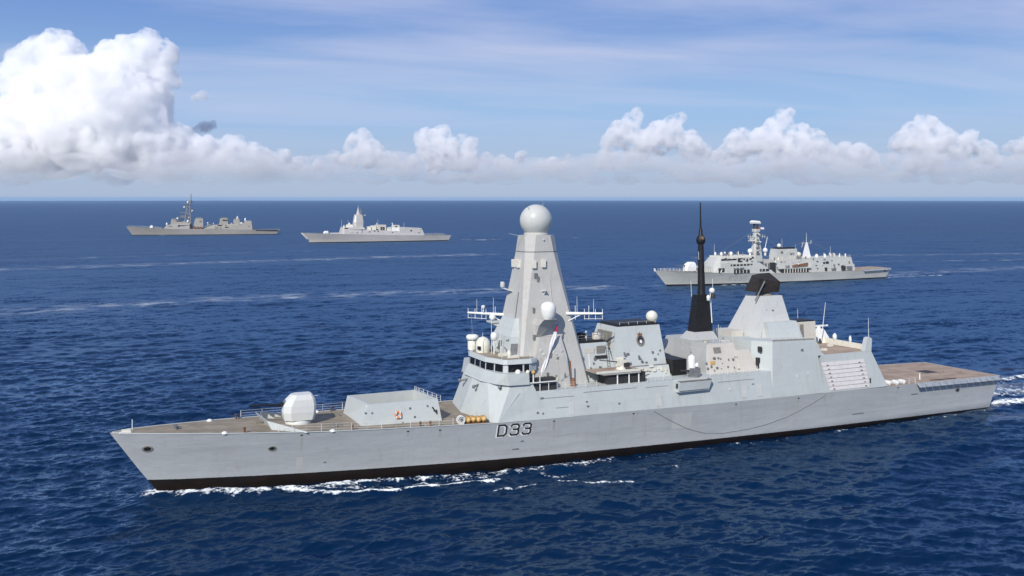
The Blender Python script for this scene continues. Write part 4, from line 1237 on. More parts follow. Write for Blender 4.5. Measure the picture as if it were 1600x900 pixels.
# flight deck: safety nets folded out, marks, hatch
for sg in (1, -1):
    n = MB()
    s0, s1 = 123.6, 144.6
    k = 12
    for i in range(k):
        a, b_ = s0 + (s1 - s0) * i / k, s0 + (s1 - s0) * (i + .93) / k
        ta, tb = hull_d.edge(a), hull_d.edge(b_)
        n.slab([(a, ta[0] * sg, ta[1]), (b_, tb[0] * sg, tb[1]), (b_, (tb[0] + .75) * sg, tb[1] - .62), (a, (ta[0] + .75) * sg, ta[1] - .62)], (0, 0, .05))
        for q in range(4):
            f = a + (b_ - a) * q / 3
            tf = hull_d.edge(f)
            n.tube((f, (tf[0]) * sg, tf[1] + .08), (f + .25, (tf[0] + .8) * sg, tf[1] - .60), .05, n=4)
    n.build("safety_net", M['net'], D)
n = MB().slab([(145.2, -8.6, 5.8), (145.2, 8.7, 5.8), (146.0, 8.6, 5.45), (146.0, -8.5, 5.45)], (0, 0, .06))
n.build("safety_net", M['net'], D)
fz = lambda s: hull_d.edge(s)[1]
MB().slab([(134.4, -1.0, fz(134.4) + .02), (137.3, -1.0, fz(137.3) + .02), (137.3, 1.9, fz(137.3) + .02), (134.4, 1.9, fz(134.4) + .02)], (0, 0, .02)).build("deck_grid", M['dark'], D)
mk = MB()
lane = lambda s0, s1, t0, t1: mk.slab([(s0, t0, fz(s0) + .015), (s1, t0, fz(s1) + .015), (s1, t1, fz(s1) + .015), (s0, t1, fz(s0) + .015)], (0, 0, .006))
lane(120, 143.5, -.12, .12)
lane(120, 143.5, 7.3, 7.5)
lane(120, 143.5, -7.5, -7.3)
lane(131, 131.2, -7, 7)
mk.build("deck_marking", plain("worn_line_paint", (0.34, 0.27, 0.215), 0.8, 0.12), D)
dm = MB().slab([(128.6, 7.75, fz(128.6) + .016), (134.8, 7.75, fz(134.8) + .016), (134.8, 8.15, fz(134.8) + .016), (128.6, 8.15, fz(128.6) + .016)], (0, 0, .02))
dm.build("deck_track", M['dark'], D)
MB().tube((127.6, 6.5, 6.0), (127.6, 6.5, 7.2), .13, n=8).build("deck_light", M['white'], D)
rail(D, [E(s, 1, .1) for s in (117.2, 120.4, 123.4)], 1.0, 1.1, .025)
rail(D, [E(s, -1, .1) for s in (117.0, 120, 123.4)], 1.0, 1.1, .025)

# loose things aboard, each on its own
W = D.matrix_basis.copy()


def aboard(o):
    """stand a thing built in ship coordinates on the rolled, turned ship"""
    o.location = D.location
    o.rotation_euler = D.rotation_euler
    return o


for i, (s, t, z, lab) in enumerate(((118.2, 8.35, 6.55, "white life raft canister against the hangar corner of the flight deck"),
                                    (119.8, 8.5, 6.5, "white life raft canister in the middle of the three by the flight deck edge"),
                                    (121.3, 8.5, 6.5, "white life raft canister nearest the safety nets of the flight deck"))):
    c = aboard(thing("life_raft", lab, "life raft", group="life raft canisters on the flight deck"))
    MB().lathe((s, t - .7, z), [(.05, -.05), (.36, 0), (.42, .2), (.42, 1.1), (.36, 1.3), (.05, 1.35)], 14, axis='t').build("canister", M['white'], c)
    MB().box(s - .3, s + .3, t - .55, t - .4, z - .62, z - .3).box(s - .3, s + .3, t + .25, t + .4, z - .62, z - .3).build("cradle", M['cream'], c)
lb = aboard(thing("lifebuoy", "orange lifebuoy hung on the side of the missile silo", "lifebuoy"))
m = MB()
tor = []
for k in range(20):
    a = 2 * math.pi * k / 20
    tor.append([(31.2 + (.40 + .13 * math.cos(b)) * math.cos(a), 4.45 + .14 * math.sin(b) + .12 - (.40 + .13 * math.cos(b)) * math.sin(a) * .26, 8.3 + (.40 + .13 * math.cos(b)) * math.sin(a)) for b in [j * math.pi / 4 for j in range(8)]])
m.rings(tor + [tor[0]], cap=(False, False), smooth=True).build("buoy_ring", M['orange'], lb)
m = MB()
for a in (.8, 2.4, 3.9, 5.5):
    m.box(31.2 + .4 * math.cos(a) - .09, 31.2 + .4 * math.cos(a) + .09, 4.42 - .4 * math.sin(a) * .26, 4.76 - .4 * math.sin(a) * .26, 8.3 + .4 * math.sin(a) - .16, 8.3 + .4 * math.sin(a) + .16)
m.build("buoy_band", M['white'], lb)
for i, (s, t, lab) in enumerate(((40.45, 7.7, "yellow fender of the row on the foredeck, the one next to the hose reel"),
                                 (41.2, 7.75, "yellow fender second from the hose reel in the foredeck row"),
                                 (41.95, 7.85, "yellow fender second from the bridge front in the foredeck row"),
                                 (42.7, 7.95, "yellow fender of the row on the foredeck, the one closest to the bridge front"))):
    c = aboard(thing("fender", lab, "fender", group="yellow fenders stowed on the foredeck"))
    z = hull_d.edge(s)[1] + .1 + .06 * (i % 2)
    MB().lathe((s, t - .7, z + .42), [(.12, -.1), (.34, 0), (.42, .25), (.44, .7), (.40, 1.1), (.3, 1.3), (.1, 1.4)], 12, axis='t').build("fender_body", M['yellow'], c)
    MB().lathe((s, t - .7, z + .42), [(.45, .30), (.46, .42)], 12, axis='t').lathe((s, t - .7, z + .42), [(.45, .85), (.43, .97)], 12, axis='t').build("fender_strap", M['rust'], c)
    MB().box(s - .36, s + .36, t - .6, t + .6, z - .16 - .06 * (i % 2), z).build("fender_tray", M['rust'], c)
hr = aboard(thing("hose_reel", "white hose reel on the foredeck beside the yellow fenders", "hose reel"))
hz_ = hull_d.edge(39.2)[1]
m = MB()
for dt in (-.25, .25):
    m.lathe((39.3, 8.05 + dt, hz_ + .62), [(.46, -.04), (.6, -.04), (.6, .04), (.46, .04), (.46, -.04)], 16, axis='t')
m.build("reel_rim", M['white'], hr)
MB().lathe((39.3, 8.05, hz_ + .62), [(.22, -.3), (.22, .3)], 12, axis='t').build("reel_drum", M['shade'], hr)
MB().box(38.95, 39.65, 7.75, 7.85, hz_ - .05, hz_ + .62).box(38.95, 39.65, 8.25, 8.35, hz_ - .05, hz_ + .62).build("reel_stand", M['cream'], hr)
fl = aboard(thing("ensign", "long red and white flag hanging below the satellite dome on the mast", "flag"))


def flag_strip(za, zb_, mat, nm, w):
    m = MB()
    nseg = 8
    vv, ff = [], []
    for k in range(nseg + 1):
        z = za + (zb_ - za) * k / nseg
        f = (20.2 - z) / 8.4
        x0 = 55.0 - f * 2.6 - f * f * .6
        for j in range(4):
            vv.append((x0 + j * w / 3, 6.7 + .10 * math.sin(3 * j + z * 1.7) - f * 0.1, z - .05 * j))
    for k in range(nseg):
        for j in range(3):
            ff.append((4 * k + j, 4 * k + j + 1, 4 * k + j + 5, 4 * k + j + 4))
    m.add(vv, ff, True)
    m.build(nm, mat, fl)


flag_strip(20.2, 19.7, plain("flag_blue", (0.05, 0.06, 0.20), 0.8, .2), "flag_canton", .30)
flag_strip(19.7, 18.9, plain("flag_red", (0.60, 0.04, 0.08), 0.8, .15), "flag_cross", .50)
flag_strip(18.9, 12.2, plain("flag_white", (0.82, 0.80, 0.80), 0.8, .05), "flag_fly", .50)
MB().tube((55.05, 6.7, 20.6), (55.0, 6.75, 19.9), .03, n=5).tube((51.8, 6.75, 12.3), (51.3, 6.9, 11.0), .03, n=5).build("halyard", M['rope'], fl)

# doors, ladders, pipes, lockers and wires
rnd = random.Random(31)
ssl = lambda q, w: hull_d.edge(q)[0] - 0.04 - 0.51 * (w - 6.7) / 4.0
for s in (55.5, 70.2, 86.0, 89.0):
    MB().slab([(s, ssl(s, 7.0), 7.0), (s + .8, ssl(s + .8, 7.0), 7.0), (s + .8, ssl(s + .8, 8.8), 8.8), (s, ssl(s, 8.8), 8.8)], (0, .05, 0)).build("side_door", M['tower'], side_o)
for k in range(9):
    s, z = rnd.uniform(50, 90), rnd.uniform(7.2, 10.4)
    w, hgt = rnd.uniform(.15, .5), rnd.uniform(.1, .35)
    MB().box(s, s + w, ssl(s, z) - .1, ssl(s, z) + .07, z, z + hgt).build("side_fitting", M[rnd.choice(('shade', 'cream', 'grille'))], side_o)
for k in range(3):
    s, z = rnd.uniform(93.5, 101), rnd.uniform(7.5, 14.6)
    MB().box(s, s + rnd.uniform(.15, .5), hs(z) - .1, hs(z) + .06, z, z + rnd.uniform(.1, .4)).build("hangar_fitting", M[rnd.choice(('shade', 'cream'))], hg_o)
rail(side_o, [(53.8, 9.25, 10.7), (56.5, 9.3, 10.7), (60.2, 9.45, 10.7)], 1.0, 1.3, .022, "deck_rail")
rail(side_o, [(68.8, 9.7, 10.7), (73.0, 9.7, 10.7)], 1.0, 1.3, .022, "deck_rail")
rail(side_o, [(80.2, 9.8, 10.7), (85, 9.75, 10.7), (89.3, 9.7, 10.7)], 1.0, 1.3, .022, "deck_rail")
rail(fn, [(68, 2.8, 18.5), (74.6, 2.8, 18.5)], .6, 1.4, .02, "funnel_rail", M['cream'], 1)
rail(blk, [(58.7, 3.7, 16.75), (64.6, 3.6, 16.75)], .8, 1.3, .02, "roof_rail", M['cream'], 2)
rail(ph, [(82.2, 6.0, 15.1), (87.3, 6.0, 15.1)], .8, 1.2, .02, "roof_rail", M['cream'], 2)
for k in range(22):
    f = rnd.random()
    z = rnd.uniform(11.0, 16.0)
    s = rnd.uniform(51.9, 56.6)
    tt = 6.95 - (z - 10.6) * .16 if z < 15 else 6.35 - (z - 15) * .2
    MB().box(s, s + rnd.uniform(.12, .35), tt - .2, tt + .12, z, z + rnd.uniform(.12, .5)).build("base_fitting", M[rnd.choice(('shade', 'cream', 'grille', 'side'))], lb)
for z0, z1, s in ((11, 15.8, 59.4), (11, 16, 64.6)):
    m = MB()
    t0, t1 = 5.3 - (z0 - 10.6) * .21 + .12, 5.3 - (z1 - 10.6) * .21 + .12
    m.tube((s, t0, z0), (s, t1, z1), .03, n=4).tube((s + .4, t0, z0), (s + .4, t1, z1), .03, n=4)
    for k in range(12):
        f = k / 11
        m.tube((s, t0 + (t1 - t0) * f, z0 + (z1 - z0) * f), (s + .4, t0 + (t1 - t0) * f, z0 + (z1 - z0) * f), .02, n=4)
    m.build("wall_ladder", M['shade'], blk)
for s in (60.0, 61.6):
    MB().tube((s, 5.2, 10.8), (s, 4.2, 15.6), .07, n=6).build("wall_pipe", M['cream'], blk)
for k in range(10):
    s, z = rnd.uniform(80.0, 86.8), rnd.uniform(12.6, 15.2)
    tt = rnd.uniform(-2.2, 2.4)
    MB().box(81.35 + (z - 10.6) * .06, 81.7, tt, tt + rnd.uniform(.12, .4), z, z + rnd.uniform(.12, .4)).build("wall_fitting", M[rnd.choice(('shade', 'side'))], ab)
for k in range(7):
    z = rnd.uniform(14.5, 20.5)
    f = (z - 12.6) / 9.4
    s = rnd.uniform(95.0, 99.5)
    tt = 5.2 + (2.3 - 5.2) * f
    MB().box(s, s + rnd.uniform(.12, .4), tt - .2, tt + .08, z, z + rnd.uniform(.1, .4)).build("tower_fitting", M[rnd.choice(('shade', 'side'))], tw_o)
for a, b in (((62.0, 6.8, 21.2), (64.5, 4.0, 16.5)), ((46.8, -7.4, 20.7), (46.4, -5.6, 16.4))):
    MB().tube(a, b, .022, n=4).build("rigging_wire", M['rope'], D)
for s, t in ((110.5, 2.0), (106.0, 5.5), (108.5, -3.0)):
    MB().box(s, s + .9, t, t + .6, 12.59, 12.95).build("roof_locker", M['cream'], la_o)
for k in range(5):
    s = 131 + 2.6 * k
    MB().lathe((s, 3.2 - 1.6 * (k % 2), fz(s) + .01), [(.14, 0), (.12, .04)], 8).build("deck_ringbolt", M['dark'], D)

# ------------------------------------------------------------------ the three other warships
fgrey = paint("frigate_paint", (0.49, 0.50, 0.47), stain=(0.28, 0.25, 0.18), amount=0.75, rust=0.35)
pgrey = paint("pale_warship_paint", (0.47, 0.455, 0.435), amount=0.35, rust=0.15)
dgrey = paint("far_warship_paint", (0.31, 0.292, 0.262), amount=0.4, rust=0.15)
faint = plain("faded_lettering", (0.36, 0.37, 0.35), 0.6, 0.15)

# ---- frigate
F = thing("frigate", "pale grey frigate with a round topped column mast, seen behind the black pole mast", "frigate", (FRIG_XY[0], FRIG_XY[1], 0), (0, 0, FRIG_PSI))
hf = Hull(121,
          wl=[(0, 0), (5, 1.3), (14, 3.4), (28, 5.6), (45, 7.0), (70, 7.6), (95, 7.2), (121, 5.6)],
          deck=[(-6.4, 0, 7.0), (-3, 1.6, 6.85), (4, 4.0, 6.5), (14, 5.9, 6.0), (26, 7.2, 5.4), (40, 7.9, 4.75), (70, 8.05, 4.3), (98, 7.8, 4.25), (124, 6.2, 4.7)],
          stem=[(-3, 1.5), (0, 0), (7.0, -6.4)], tran=[(-3, 118), (0, 121), (4.7, 124)])
fh_o = hf.mesh(50).build("hull", hull_paint("frigate_hull_paint", (0.49, 0.495, 0.455), (0.016, 0.012, 0.009), 0.75, 0.0030, 0.45), F)
hf.deck(-6.3, 123.9, 40, 0.03, 0.02).build("deck", M['deck'], F)
hf.deck(101, 123.9, 10, 0.25, -0.03).build("flight_deck", M['fdeck'], F)
lettering("F239", hf, 28.6, 2.0, 1.55, 2.0, 0.75, 0.34, 0.03, drop=.1).build("hull_number", faint, fh_o)
MB().rings([[(-6.6, .5, 6.7), (-6.2, .8, 6.7), (-5.6, 0, 6.7), (-6.2, -.8, 6.7)], [(-7.0, .5, 8.1), (-6.4, .7, 8.0), (-6.0, 0, 8.0), (-6.4, -.7, 8.0)]]).build("bulwark", M['white'], F)
m = MB()
g8 = lambda s0, s1, t, c, z: [(s0 + c, t, z), (s1 - c * .4, t, z), (s1, t - c * .4, z), (s1, -t + c * .4, z), (s1 - c * .4, -t, z), (s0 + c, -t, z), (s0, -t + c, z), (s0, t - c, z)]
fg = MB().rings([g8(9.0, 14.4, 1.8, .8, 6.4), g8(9.0, 14.6, 1.8, .8, 8.2), g8(9.6, 14.4, 1.6, .8, 9.4), g8(11.0, 13.8, 1.2, .6, 10.3)]).build("gun_turret", M['white'], F)
MB().tube((9.6, 0, 8.6), (4.2, 0, 9.0), .16, .12, 8).build("gun_barrel", M['shade'], fg)
MB().box(9.0, 9.5, -.4, .4, 8.0, 9.0).build("mantlet", M['dark'], fg)
MB().box(14.9, 16.2, -2.2, 2.2, 5.9, 7.5).build("ready_locker", M['shade'], F)
vb = MB().box(16.3, 21.5, -4.2, 4.2, 5.6, 8.15).build("missile_silo", fgrey, F)
for k in range(4):
    MB().box(16.9 + k * 1.2, 17.2 + k * 1.2, 4.2, 4.35, 5.9, 7.9).build("silo_rib", M['cream'], vb)
# bridge block and midships
fb = MB().rings([sym([(20.2, 0), (20.8, 5.4), (23.5, 7.0), (53, 7.8), (53, 0)], [5.3, 5.3, 5.3, 4.5, 4.5]), sym([(21.3, 0), (21.6, 4.6), (24.0, 6.4), (45, 6.6), (45, 0)], [9.6] * 5)]).build("bridge_block", fgrey, F)
up_ = MB().rings([sym([(21.8, 0), (22.1, 3.6), (24.6, 5.0), (44.5, 5.2), (44.5, 0)], 9.6), sym([(24.4, 0), (24.6, 3.3), (26.0, 4.6), (44.5, 4.9), (44.5, 0)], 12.1)]).build("wheelhouse", fgrey, fb)
MB().box(25.5, 44.0, -4.3, 4.3, 12.1, 12.7).build("wheelhouse_roof", M['cream'], up_)
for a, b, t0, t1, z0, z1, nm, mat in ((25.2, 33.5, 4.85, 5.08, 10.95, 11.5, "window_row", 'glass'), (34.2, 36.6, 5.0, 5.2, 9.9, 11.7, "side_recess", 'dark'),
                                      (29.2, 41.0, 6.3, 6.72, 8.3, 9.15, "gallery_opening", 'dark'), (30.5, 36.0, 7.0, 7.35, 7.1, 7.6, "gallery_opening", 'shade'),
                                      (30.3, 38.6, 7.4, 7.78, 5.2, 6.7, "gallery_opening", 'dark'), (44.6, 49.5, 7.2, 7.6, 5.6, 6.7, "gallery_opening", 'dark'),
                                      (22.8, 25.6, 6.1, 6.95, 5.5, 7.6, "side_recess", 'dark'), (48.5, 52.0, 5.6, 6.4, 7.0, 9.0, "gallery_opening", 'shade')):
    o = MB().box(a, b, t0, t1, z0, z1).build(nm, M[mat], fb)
    if nm == "gallery_opening":
        for k in range(int((b - a) / 1.9)):
            MB().box(a + .8 + 1.9 * k, a + 1.1 + 1.9 * k, t1, t1 + .1, z0, z1).build("gallery_post", M['cream'], o)
MB().tube((23.6, 6.9, 5.6), (24.4, 6.6, 7.4), .35).build("side_gun", M['cream'], fb)
for s, z in ((37.2, 11.0), (39.0, 10.8), (41.0, 11.0)):
    MB().box(s, s + .6, 4.9, 5.35, z, z + .6).build("wall_fitting", M['dark'], up_)
for s, t, r, z in ((25.6, 0, .5, 12.7), (28.2, 1, .6, 12.7), (34.2, 0, .75, 12.7), (31.5, -1, .5, 12.7)):
    MB().lathe((s, t, z), [(r * .5, 0), (r, .4), (r, 1.2), (r * .4, 1.7)], 10).build("roof_sensor", M['white'], up_)
m = MB().rings([[(29.0, 1.6, 12.7), (31, 1.6, 12.7), (31, -1.2, 12.7), (29, -1.2, 12.7)], [(29.4, 1.2, 13.8), (30.6, 1.2, 13.8), (30.6, -.9, 13.8), (29.4, -.9, 13.8)]]).build("tracker", M['shade'], up_)
# column mast
fm = MB().rings([g8(45.3, 50.8, 2.0, .9, 9.6), g8(46.1, 49.9, 1.6, .8, 16.5), g8(46.7, 49.2, 1.2, .6, 20.5), g8(46.9, 49.1, 1.1, .5, 23.0), g8(46.5, 49.5, 1.5, .6, 23.3), g8(46.5, 49.5, 1.5, .6, 24.6)]).build("column_mast", fgrey, F)
MB().lathe((48.0, 0, 24.6), [(1.5, 0), (1.45, .5), (1.2, .6), (1.2, 2.3)], 14).build("mast_drum", M['dark'], fm)
MB().rings([[(45.8, 1.3, 27.0), (49.8, 1.3, 26.9), (49.8, -1.3, 26.9), (45.8, -1.3, 27.0)], [(45.6, 1.5, 27.7), (49.8, 1.5, 27.5), (49.8, -1.5, 27.5), (45.6, -1.5, 27.7)], [(46.2, 1.0, 28.5), (49.4, 1.0, 28.2), (49.4, -1, 28.2), (46.2, -1, 28.5)]]).build("search_radar", M['white'], fm)
for s, t in ((43.6, 1.6), (53.2, 0.2)):
    MB().ball((s, t, 14.6), 1.15, 16, 10).tube((s, t, 12.2), (s, t, 13.8), .5, n=8).build("satellite_dome", M['white'], fm)
for a, b in (((46.5, 1.2, 20.9), (41.0, 3.4, 21.2)), ((49.6, -1.2, 20.7), (55.6, -2.8, 21.0))):
    y = MB().tube(a, b, .22, .12, 6).build("yard", M['cream'], fm)
    for f in (.35, .65, .95):
        q = Vector(a).lerp(Vector(b), f)
        MB().tube(q + Vector((0, 0, -.9)), q + Vector((0, 0, .9)), .09, n=4).build("dipole", M['cream'], y)
MB().box(43.6, 46.5, .2, 2.0, 19.0, 19.5).lathe((44.5, 1.1, 19.5), [(.6, 0), (.7, .6), (.3, 1.2)], 8).build("mast_platform", M['cream'], fm)
MB().tube((53.6, -.4, 15.7), (55.3, -.8, 20.8), .18, .12, 5).build("mast_strut", M['white'], fm)
for z in (13.0, 15.8, 18.0):
    MB().box(46.8, 48.4, 1.9, 2.35, z, z + .7).build("mast_fitting", M['shade'], fm)
# waist and funnel
fw = MB().rings([sym([(52.2, 0), (52.2, 5.9), (75, 6.6), (75, 0)], 4.4), sym([(53.0, 0), (53.0, 4.9), (74.6, 5.3), (74.6, 0)], 10.3)]).build("midship_block", fgrey, F)
fn2 = MB().rings([sym([(57.4, 0), (57.4, 2.8), (70.0, 2.8), (70.0, 0)], 10.3), sym([(58.2, 0), (58.2, 2.3), (69.8, 2.3), (69.8, 0)], 15.1)]).build("funnel", fgrey, fw)
MB().box(59.5, 69.0, -1.8, 1.8, 15.1, 15.8).build("funnel_top", M['black'], fn2)
for s, z, w in ((60.2, 13.2, 1.2), (65.6, 12.3, 2.2)):
    MB().box(s, s + w, 2.3, 2.75, z, z + .9).build("funnel_opening", M['shade'], fn2)
MB().ball((60.2, 1.4, 16.7), .95, 14, 9).build("satellite_dome", M['white'], fn2)
MB().ball((71.3, 1.6, 12.3), 1.25, 14, 9).build("satellite_dome", M['cream'], fn2)
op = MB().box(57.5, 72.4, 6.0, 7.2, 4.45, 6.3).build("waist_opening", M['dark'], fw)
for k in range(9):
    MB().box(58.4 + 1.55 * k, 58.75 + 1.55 * k, 7.2, 7.35, 4.45, 6.35).build("waist_post", M['cream'], op)
MB().box(55.5, 74.0, 5.4, 7.4, 6.3, 6.6).build("waist_deck", fgrey, fw)
for s, z, w, hh in ((64.0, 7.2, 3.2, 1.2), (67.5, 7.4, 5.0, 1.4), (60.2, 6.9, 1.6, 1.0)):
    MB().slab([(s, 5.9, z - .3), (s + w, 6.2, z), (s + w + .2, 6.2, z + hh), (s + .3, 5.9, z + hh * .5)], (0, .4, 0)).build("boat_davit", M['rust'] if w > 3 else M['shade'], fw)
MB().ball((67.0, 6.6, 8.3), .55, 10, 8).build("waist_float", M['beige'], fw)
MB().tube((50.4, 7.4, 4.8), (54.2, 6.5, 10.2), .3, n=6).build("crane", M['cream'], fw)
MB().box(51.0, 53.2, 6.0, 7.5, 4.6, 9.4).build("waist_gap_shade", M['dark'], fw)  # shaded gap coloured in as a dark box
# after mast and hangar
fa = MB().rings([[(75.9, 1.3, 10.6), (79.0, 1.3, 10.6), (79.0, -1.3, 10.6), (75.9, -1.3, 10.6)], [(77.1, .3, 17.8), (77.8, .3, 17.8), (77.8, -.3, 17.8), (77.1, -.3, 17.8)]]).build("after_mast", M['white'], F)
MB().tube((77.4, 0, 17.8), (77.4, 0, 22.4), .12, .05, 6).build("mast_tip", M['white'], fa)
MB().tube((74.0, .5, 17.3), (81.2, -.5, 17.6), .1, n=5).tube((74.2, .5, 15.6), (75.0, .5, 18.0), .14, n=5).tube((80.2, -.4, 17.0), (80.6, -.4, 18.8), .14, n=5).build("yard", M['beige'], fa)
fhg = MB().rings([sym([(74.5, 0), (74.5, 6.9), (100.6, 6.7), (100.6, 0)], 4.2), sym([(74.8, 0), (74.8, 5.6), (99.6, 5.4), (99.6, 0)], 10.7)]).build("hangar", fgrey, F)
MB().rings([sym([(99.6, 0), (99.8, 5.2), (102.6, 5.0), (102.6, 0)], 4.2), sym([(99.6, 0), (99.6, 4.8), (102.3, 4.6), (102.3, 0)], 7.2)]).build("hangar_step", fgrey, fhg)
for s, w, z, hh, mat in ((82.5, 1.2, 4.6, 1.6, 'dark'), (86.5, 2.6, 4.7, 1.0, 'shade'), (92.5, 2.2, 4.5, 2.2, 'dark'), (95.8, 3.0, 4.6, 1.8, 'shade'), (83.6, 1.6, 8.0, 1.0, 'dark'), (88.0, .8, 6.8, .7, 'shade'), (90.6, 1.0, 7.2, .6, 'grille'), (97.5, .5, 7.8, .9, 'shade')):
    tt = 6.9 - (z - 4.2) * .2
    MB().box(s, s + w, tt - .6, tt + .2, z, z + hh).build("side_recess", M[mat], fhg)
for s, t, r in ((82.6, 1.0, .8), (92.0, 0, .6), (95, -1, .6), (99.2, 2.0, .35), (86.8, 2.0, .5)):
    MB().lathe((s, t, 10.7), [(r, 0), (r, .8), (r * .5, 1.5)], 10).build("roof_drum", M['white'], fhg)
rail(F, [(s, hf.edge(s)[0] - .2, hf.edge(s)[1]) for s in (-4, 2, 8, 16)], 1.1, 1.7, .05)
rail(F, [(s, -hf.edge(s)[0] + .2, hf.edge(s)[1]) for s in (-4, 2, 8, 16)], 1.1, 1.7, .05)
for k in range(9):
    s = 105.5 + 2.0 * k
    t, z = hf.edge(s)
    MB().slab([(s, t, z), (s + 1.7, t, z), (s + 1.7, t + .7, z - .6), (s, t + .7, z - .6)], (0, 0, .06)).build("safety_net", M['net'], F)
MB().lathe((119.8, hf.side(119.8, 3.6), 3.6), [(.5, -.1), (.5, .12)], 10, axis='t').build("fairlead", M['dark'], fh_o)
e1 = thing("ensign", "small red and white flag at the mast top of the frigate", "flag", (FRIG_XY[0], FRIG_XY[1], 0), (0, 0, FRIG_PSI))
MB().tube((49.5, 0, 23.4), (49.8, 0, 25.6), .06, n=5).build("flag_staff", M['cream'], e1)
for a, b, mat in ((49.8, 50.6, M['red']), (50.6, 52.6, bpy.data.materials["flag_white"])):
    MB().rings([[(a, .05 * math.sin(a * 3), 24.4), (b, .05 * math.sin(b * 3) + .1, 24.3), (b, .05 * math.sin(b * 3) + .14, 24.3), (a, .05 * math.sin(a * 3) + .04, 24.4)],
                [(a, .05 * math.sin(a * 3), 25.3), (b, .05 * math.sin(b * 3) + .1, 25.2), (b, .05 * math.sin(b * 3) + .14, 25.2), (a, .05 * math.sin(a * 3) + .04, 25.3)]]).build("flag_panel", mat, e1)

# ---- pale warship with the cone tower
P_ = thing("warship", "pale far off warship with one cone shaped tower and a flush stepped hangar", "warship", (PALE_XY[0], PALE_XY[1], 0), (0, 0, PALE_PSI))
hp = Hull(124,
          wl=[(0, 0), (6, 1.9), (16, 4.2), (30, 6.4), (50, 7.6), (80, 8.0), (124, 6.4)],
          deck=[(-7.8, 0, 8.9), (-3, 2.4, 8.7), (10, 6.0, 8.1), (27, 8.0, 7.6), (60, 8.6, 6.2), (100, 8.2, 5.3), (126.3, 6.8, 4.9)],
          stem=[(-3, -2.0), (0, -.5), (1.6, -.6), (3.2, -2.0), (8.9, -7.8)], tran=[(-3, 122), (0, 124), (4.9, 126.3)])
hp_o = hp.mesh(44).build("hull", hull_paint("pale_hull_paint", (0.45, 0.435, 0.41), (0.03, 0.025, 0.02), 0.7, 0.0, 0.1), P_)
hp.deck(-7.7, 126.2, 30, 0.03, 0.02).build("deck", M['shade'], P_)
lettering("F311", hp, 11.0, 3.4, 1.6, 2.3, 0.8, 0.40, 0.04, drop=.05).build("hull_number", faint, hp_o)
MB().path([(-7.2, .6, 8.6), (-4.6, .9, 6.0), (-2.2, .9, 3.4)], .5, 6).build("bow_plate", M['cream'], hp_o)
pg = MB().rings([g8(11.6, 16.1, 1.7, .8, 7.8), g8(11.9, 16.0, 1.7, .8, 9.2), g8(12.8, 15.6, 1.3, .7, 10.1)]).build("gun_turret", M['white'], P_)
MB().tube((12.2, 0, 9.0), (8.0, 0, 9.5), .16, .12, 6).build("gun_barrel", M['shade'], pg)
MB().rings([sym([(16.6, 0), (17, 4.6), (26.6, 5.5), (26.6, 0)], 7.6), sym([(18, 0), (18, 3.6), (26.6, 4.6), (26.6, 0)], 8.4)]).build("missile_silo", pgrey, P_)
pb = MB().rings([sym([(26.2, 0), (26.6, 6.2), (28.5, 7.9), (70, 8.5), (100.6, 8.1), (100.6, 0)], [7.5, 7.5, 7.5, 5.9, 5.2, 5.2]), sym([(26.9, 0), (27.2, 5.4), (28.8, 6.9), (56, 7.3), (78, 7.2), (78, 0)], [11.4, 11.4, 11.4, 10.4, 9.4, 9.4])]).build("superstructure", pgrey, P_)
MB().rings([sym([(27.0, 0), (27.3, 4.6), (28.8, 6.3), (47.5, 6.6), (47.5, 0)], 11.3), sym([(27.2, 0), (27.4, 4.4), (28.8, 6.0), (46.0, 5.8), (46.0, 0)], 13.2)]).build("wheelhouse", pgrey, pb)
MB().box(28.9, 32.0, 5.2, 6.35, 12.0, 12.7).build("window_row", M['glass'], pb)
MB().rings([sym([(31.6, 0), (31.8, 3.4), (37.4, 3.6), (37.4, 0)], 13.2), sym([(32.4, 0), (32.4, 2.9), (36.8, 2.9), (36.8, 0)], 15.5)]).build("director_house", M['cream'], pb)
MB().lathe((29.5, 1, 13.2), [(.9, 0), (.6, .8), (.2, 2.0)], 8).build("roof_sensor", M['cream'], pb)
MB().lathe((34.4, .5, 15.5), [(.9, 0), (.9, .8), (.4, 1.6)], 10).build("roof_sensor", M['white'], pb)
pm_ = MB().rings([g8(37.6, 46.6, 3.6, 2.0, 12.6), g8(37.9, 46.9, 3.6, 2.0, 17.5), g8(39.0, 45.9, 2.7, 1.5, 24.2)]).build("cone_tower", pgrey, P_)
MB().rings([[(44.4, 2.9, 17.2), (46.0, 2.1, 17.2), (45.4, 1.7, 22.0), (44.0, 2.4, 22.0)], [(44.5, 3.1, 17.2), (46.2, 2.3, 17.2), (45.6, 1.9, 22.0), (44.1, 2.6, 22.0)]]).build("array_panel", M['white'], pm_)
MB().rings([[(38.2, 2.4, 17.4), (40.2, 3.4, 17.4), (41.0, 2.6, 23.0), (39.4, 1.9, 23.0)], [(38.0, 2.6, 17.4), (40.1, 3.6, 17.4), (40.9, 2.8, 23.0), (39.2, 2.1, 23.0)]]).build("array_panel", M['white'], pm_)
MB().lathe((42.3, 0, 24.2), [(2.3, 0), (1.5, .5), (1.4, 2.2), (.9, 2.8), (.7, 4.8), (.3, 5.4), (.12, 8.0)], 14).build("tower_top", pgrey, pm_)
MB().box(44.0, 45.6, -.6, 1.0, 25.0, 28.0).build("tower_sensor", M['shade'], pm_)
MB().tube((46.0, .6, 22.6), (48.4, .8, 23.4), .15, n=5).ball((48.4, .8, 23.6), .5, 8, 6).build("tower_arm", M['cream'], pm_)
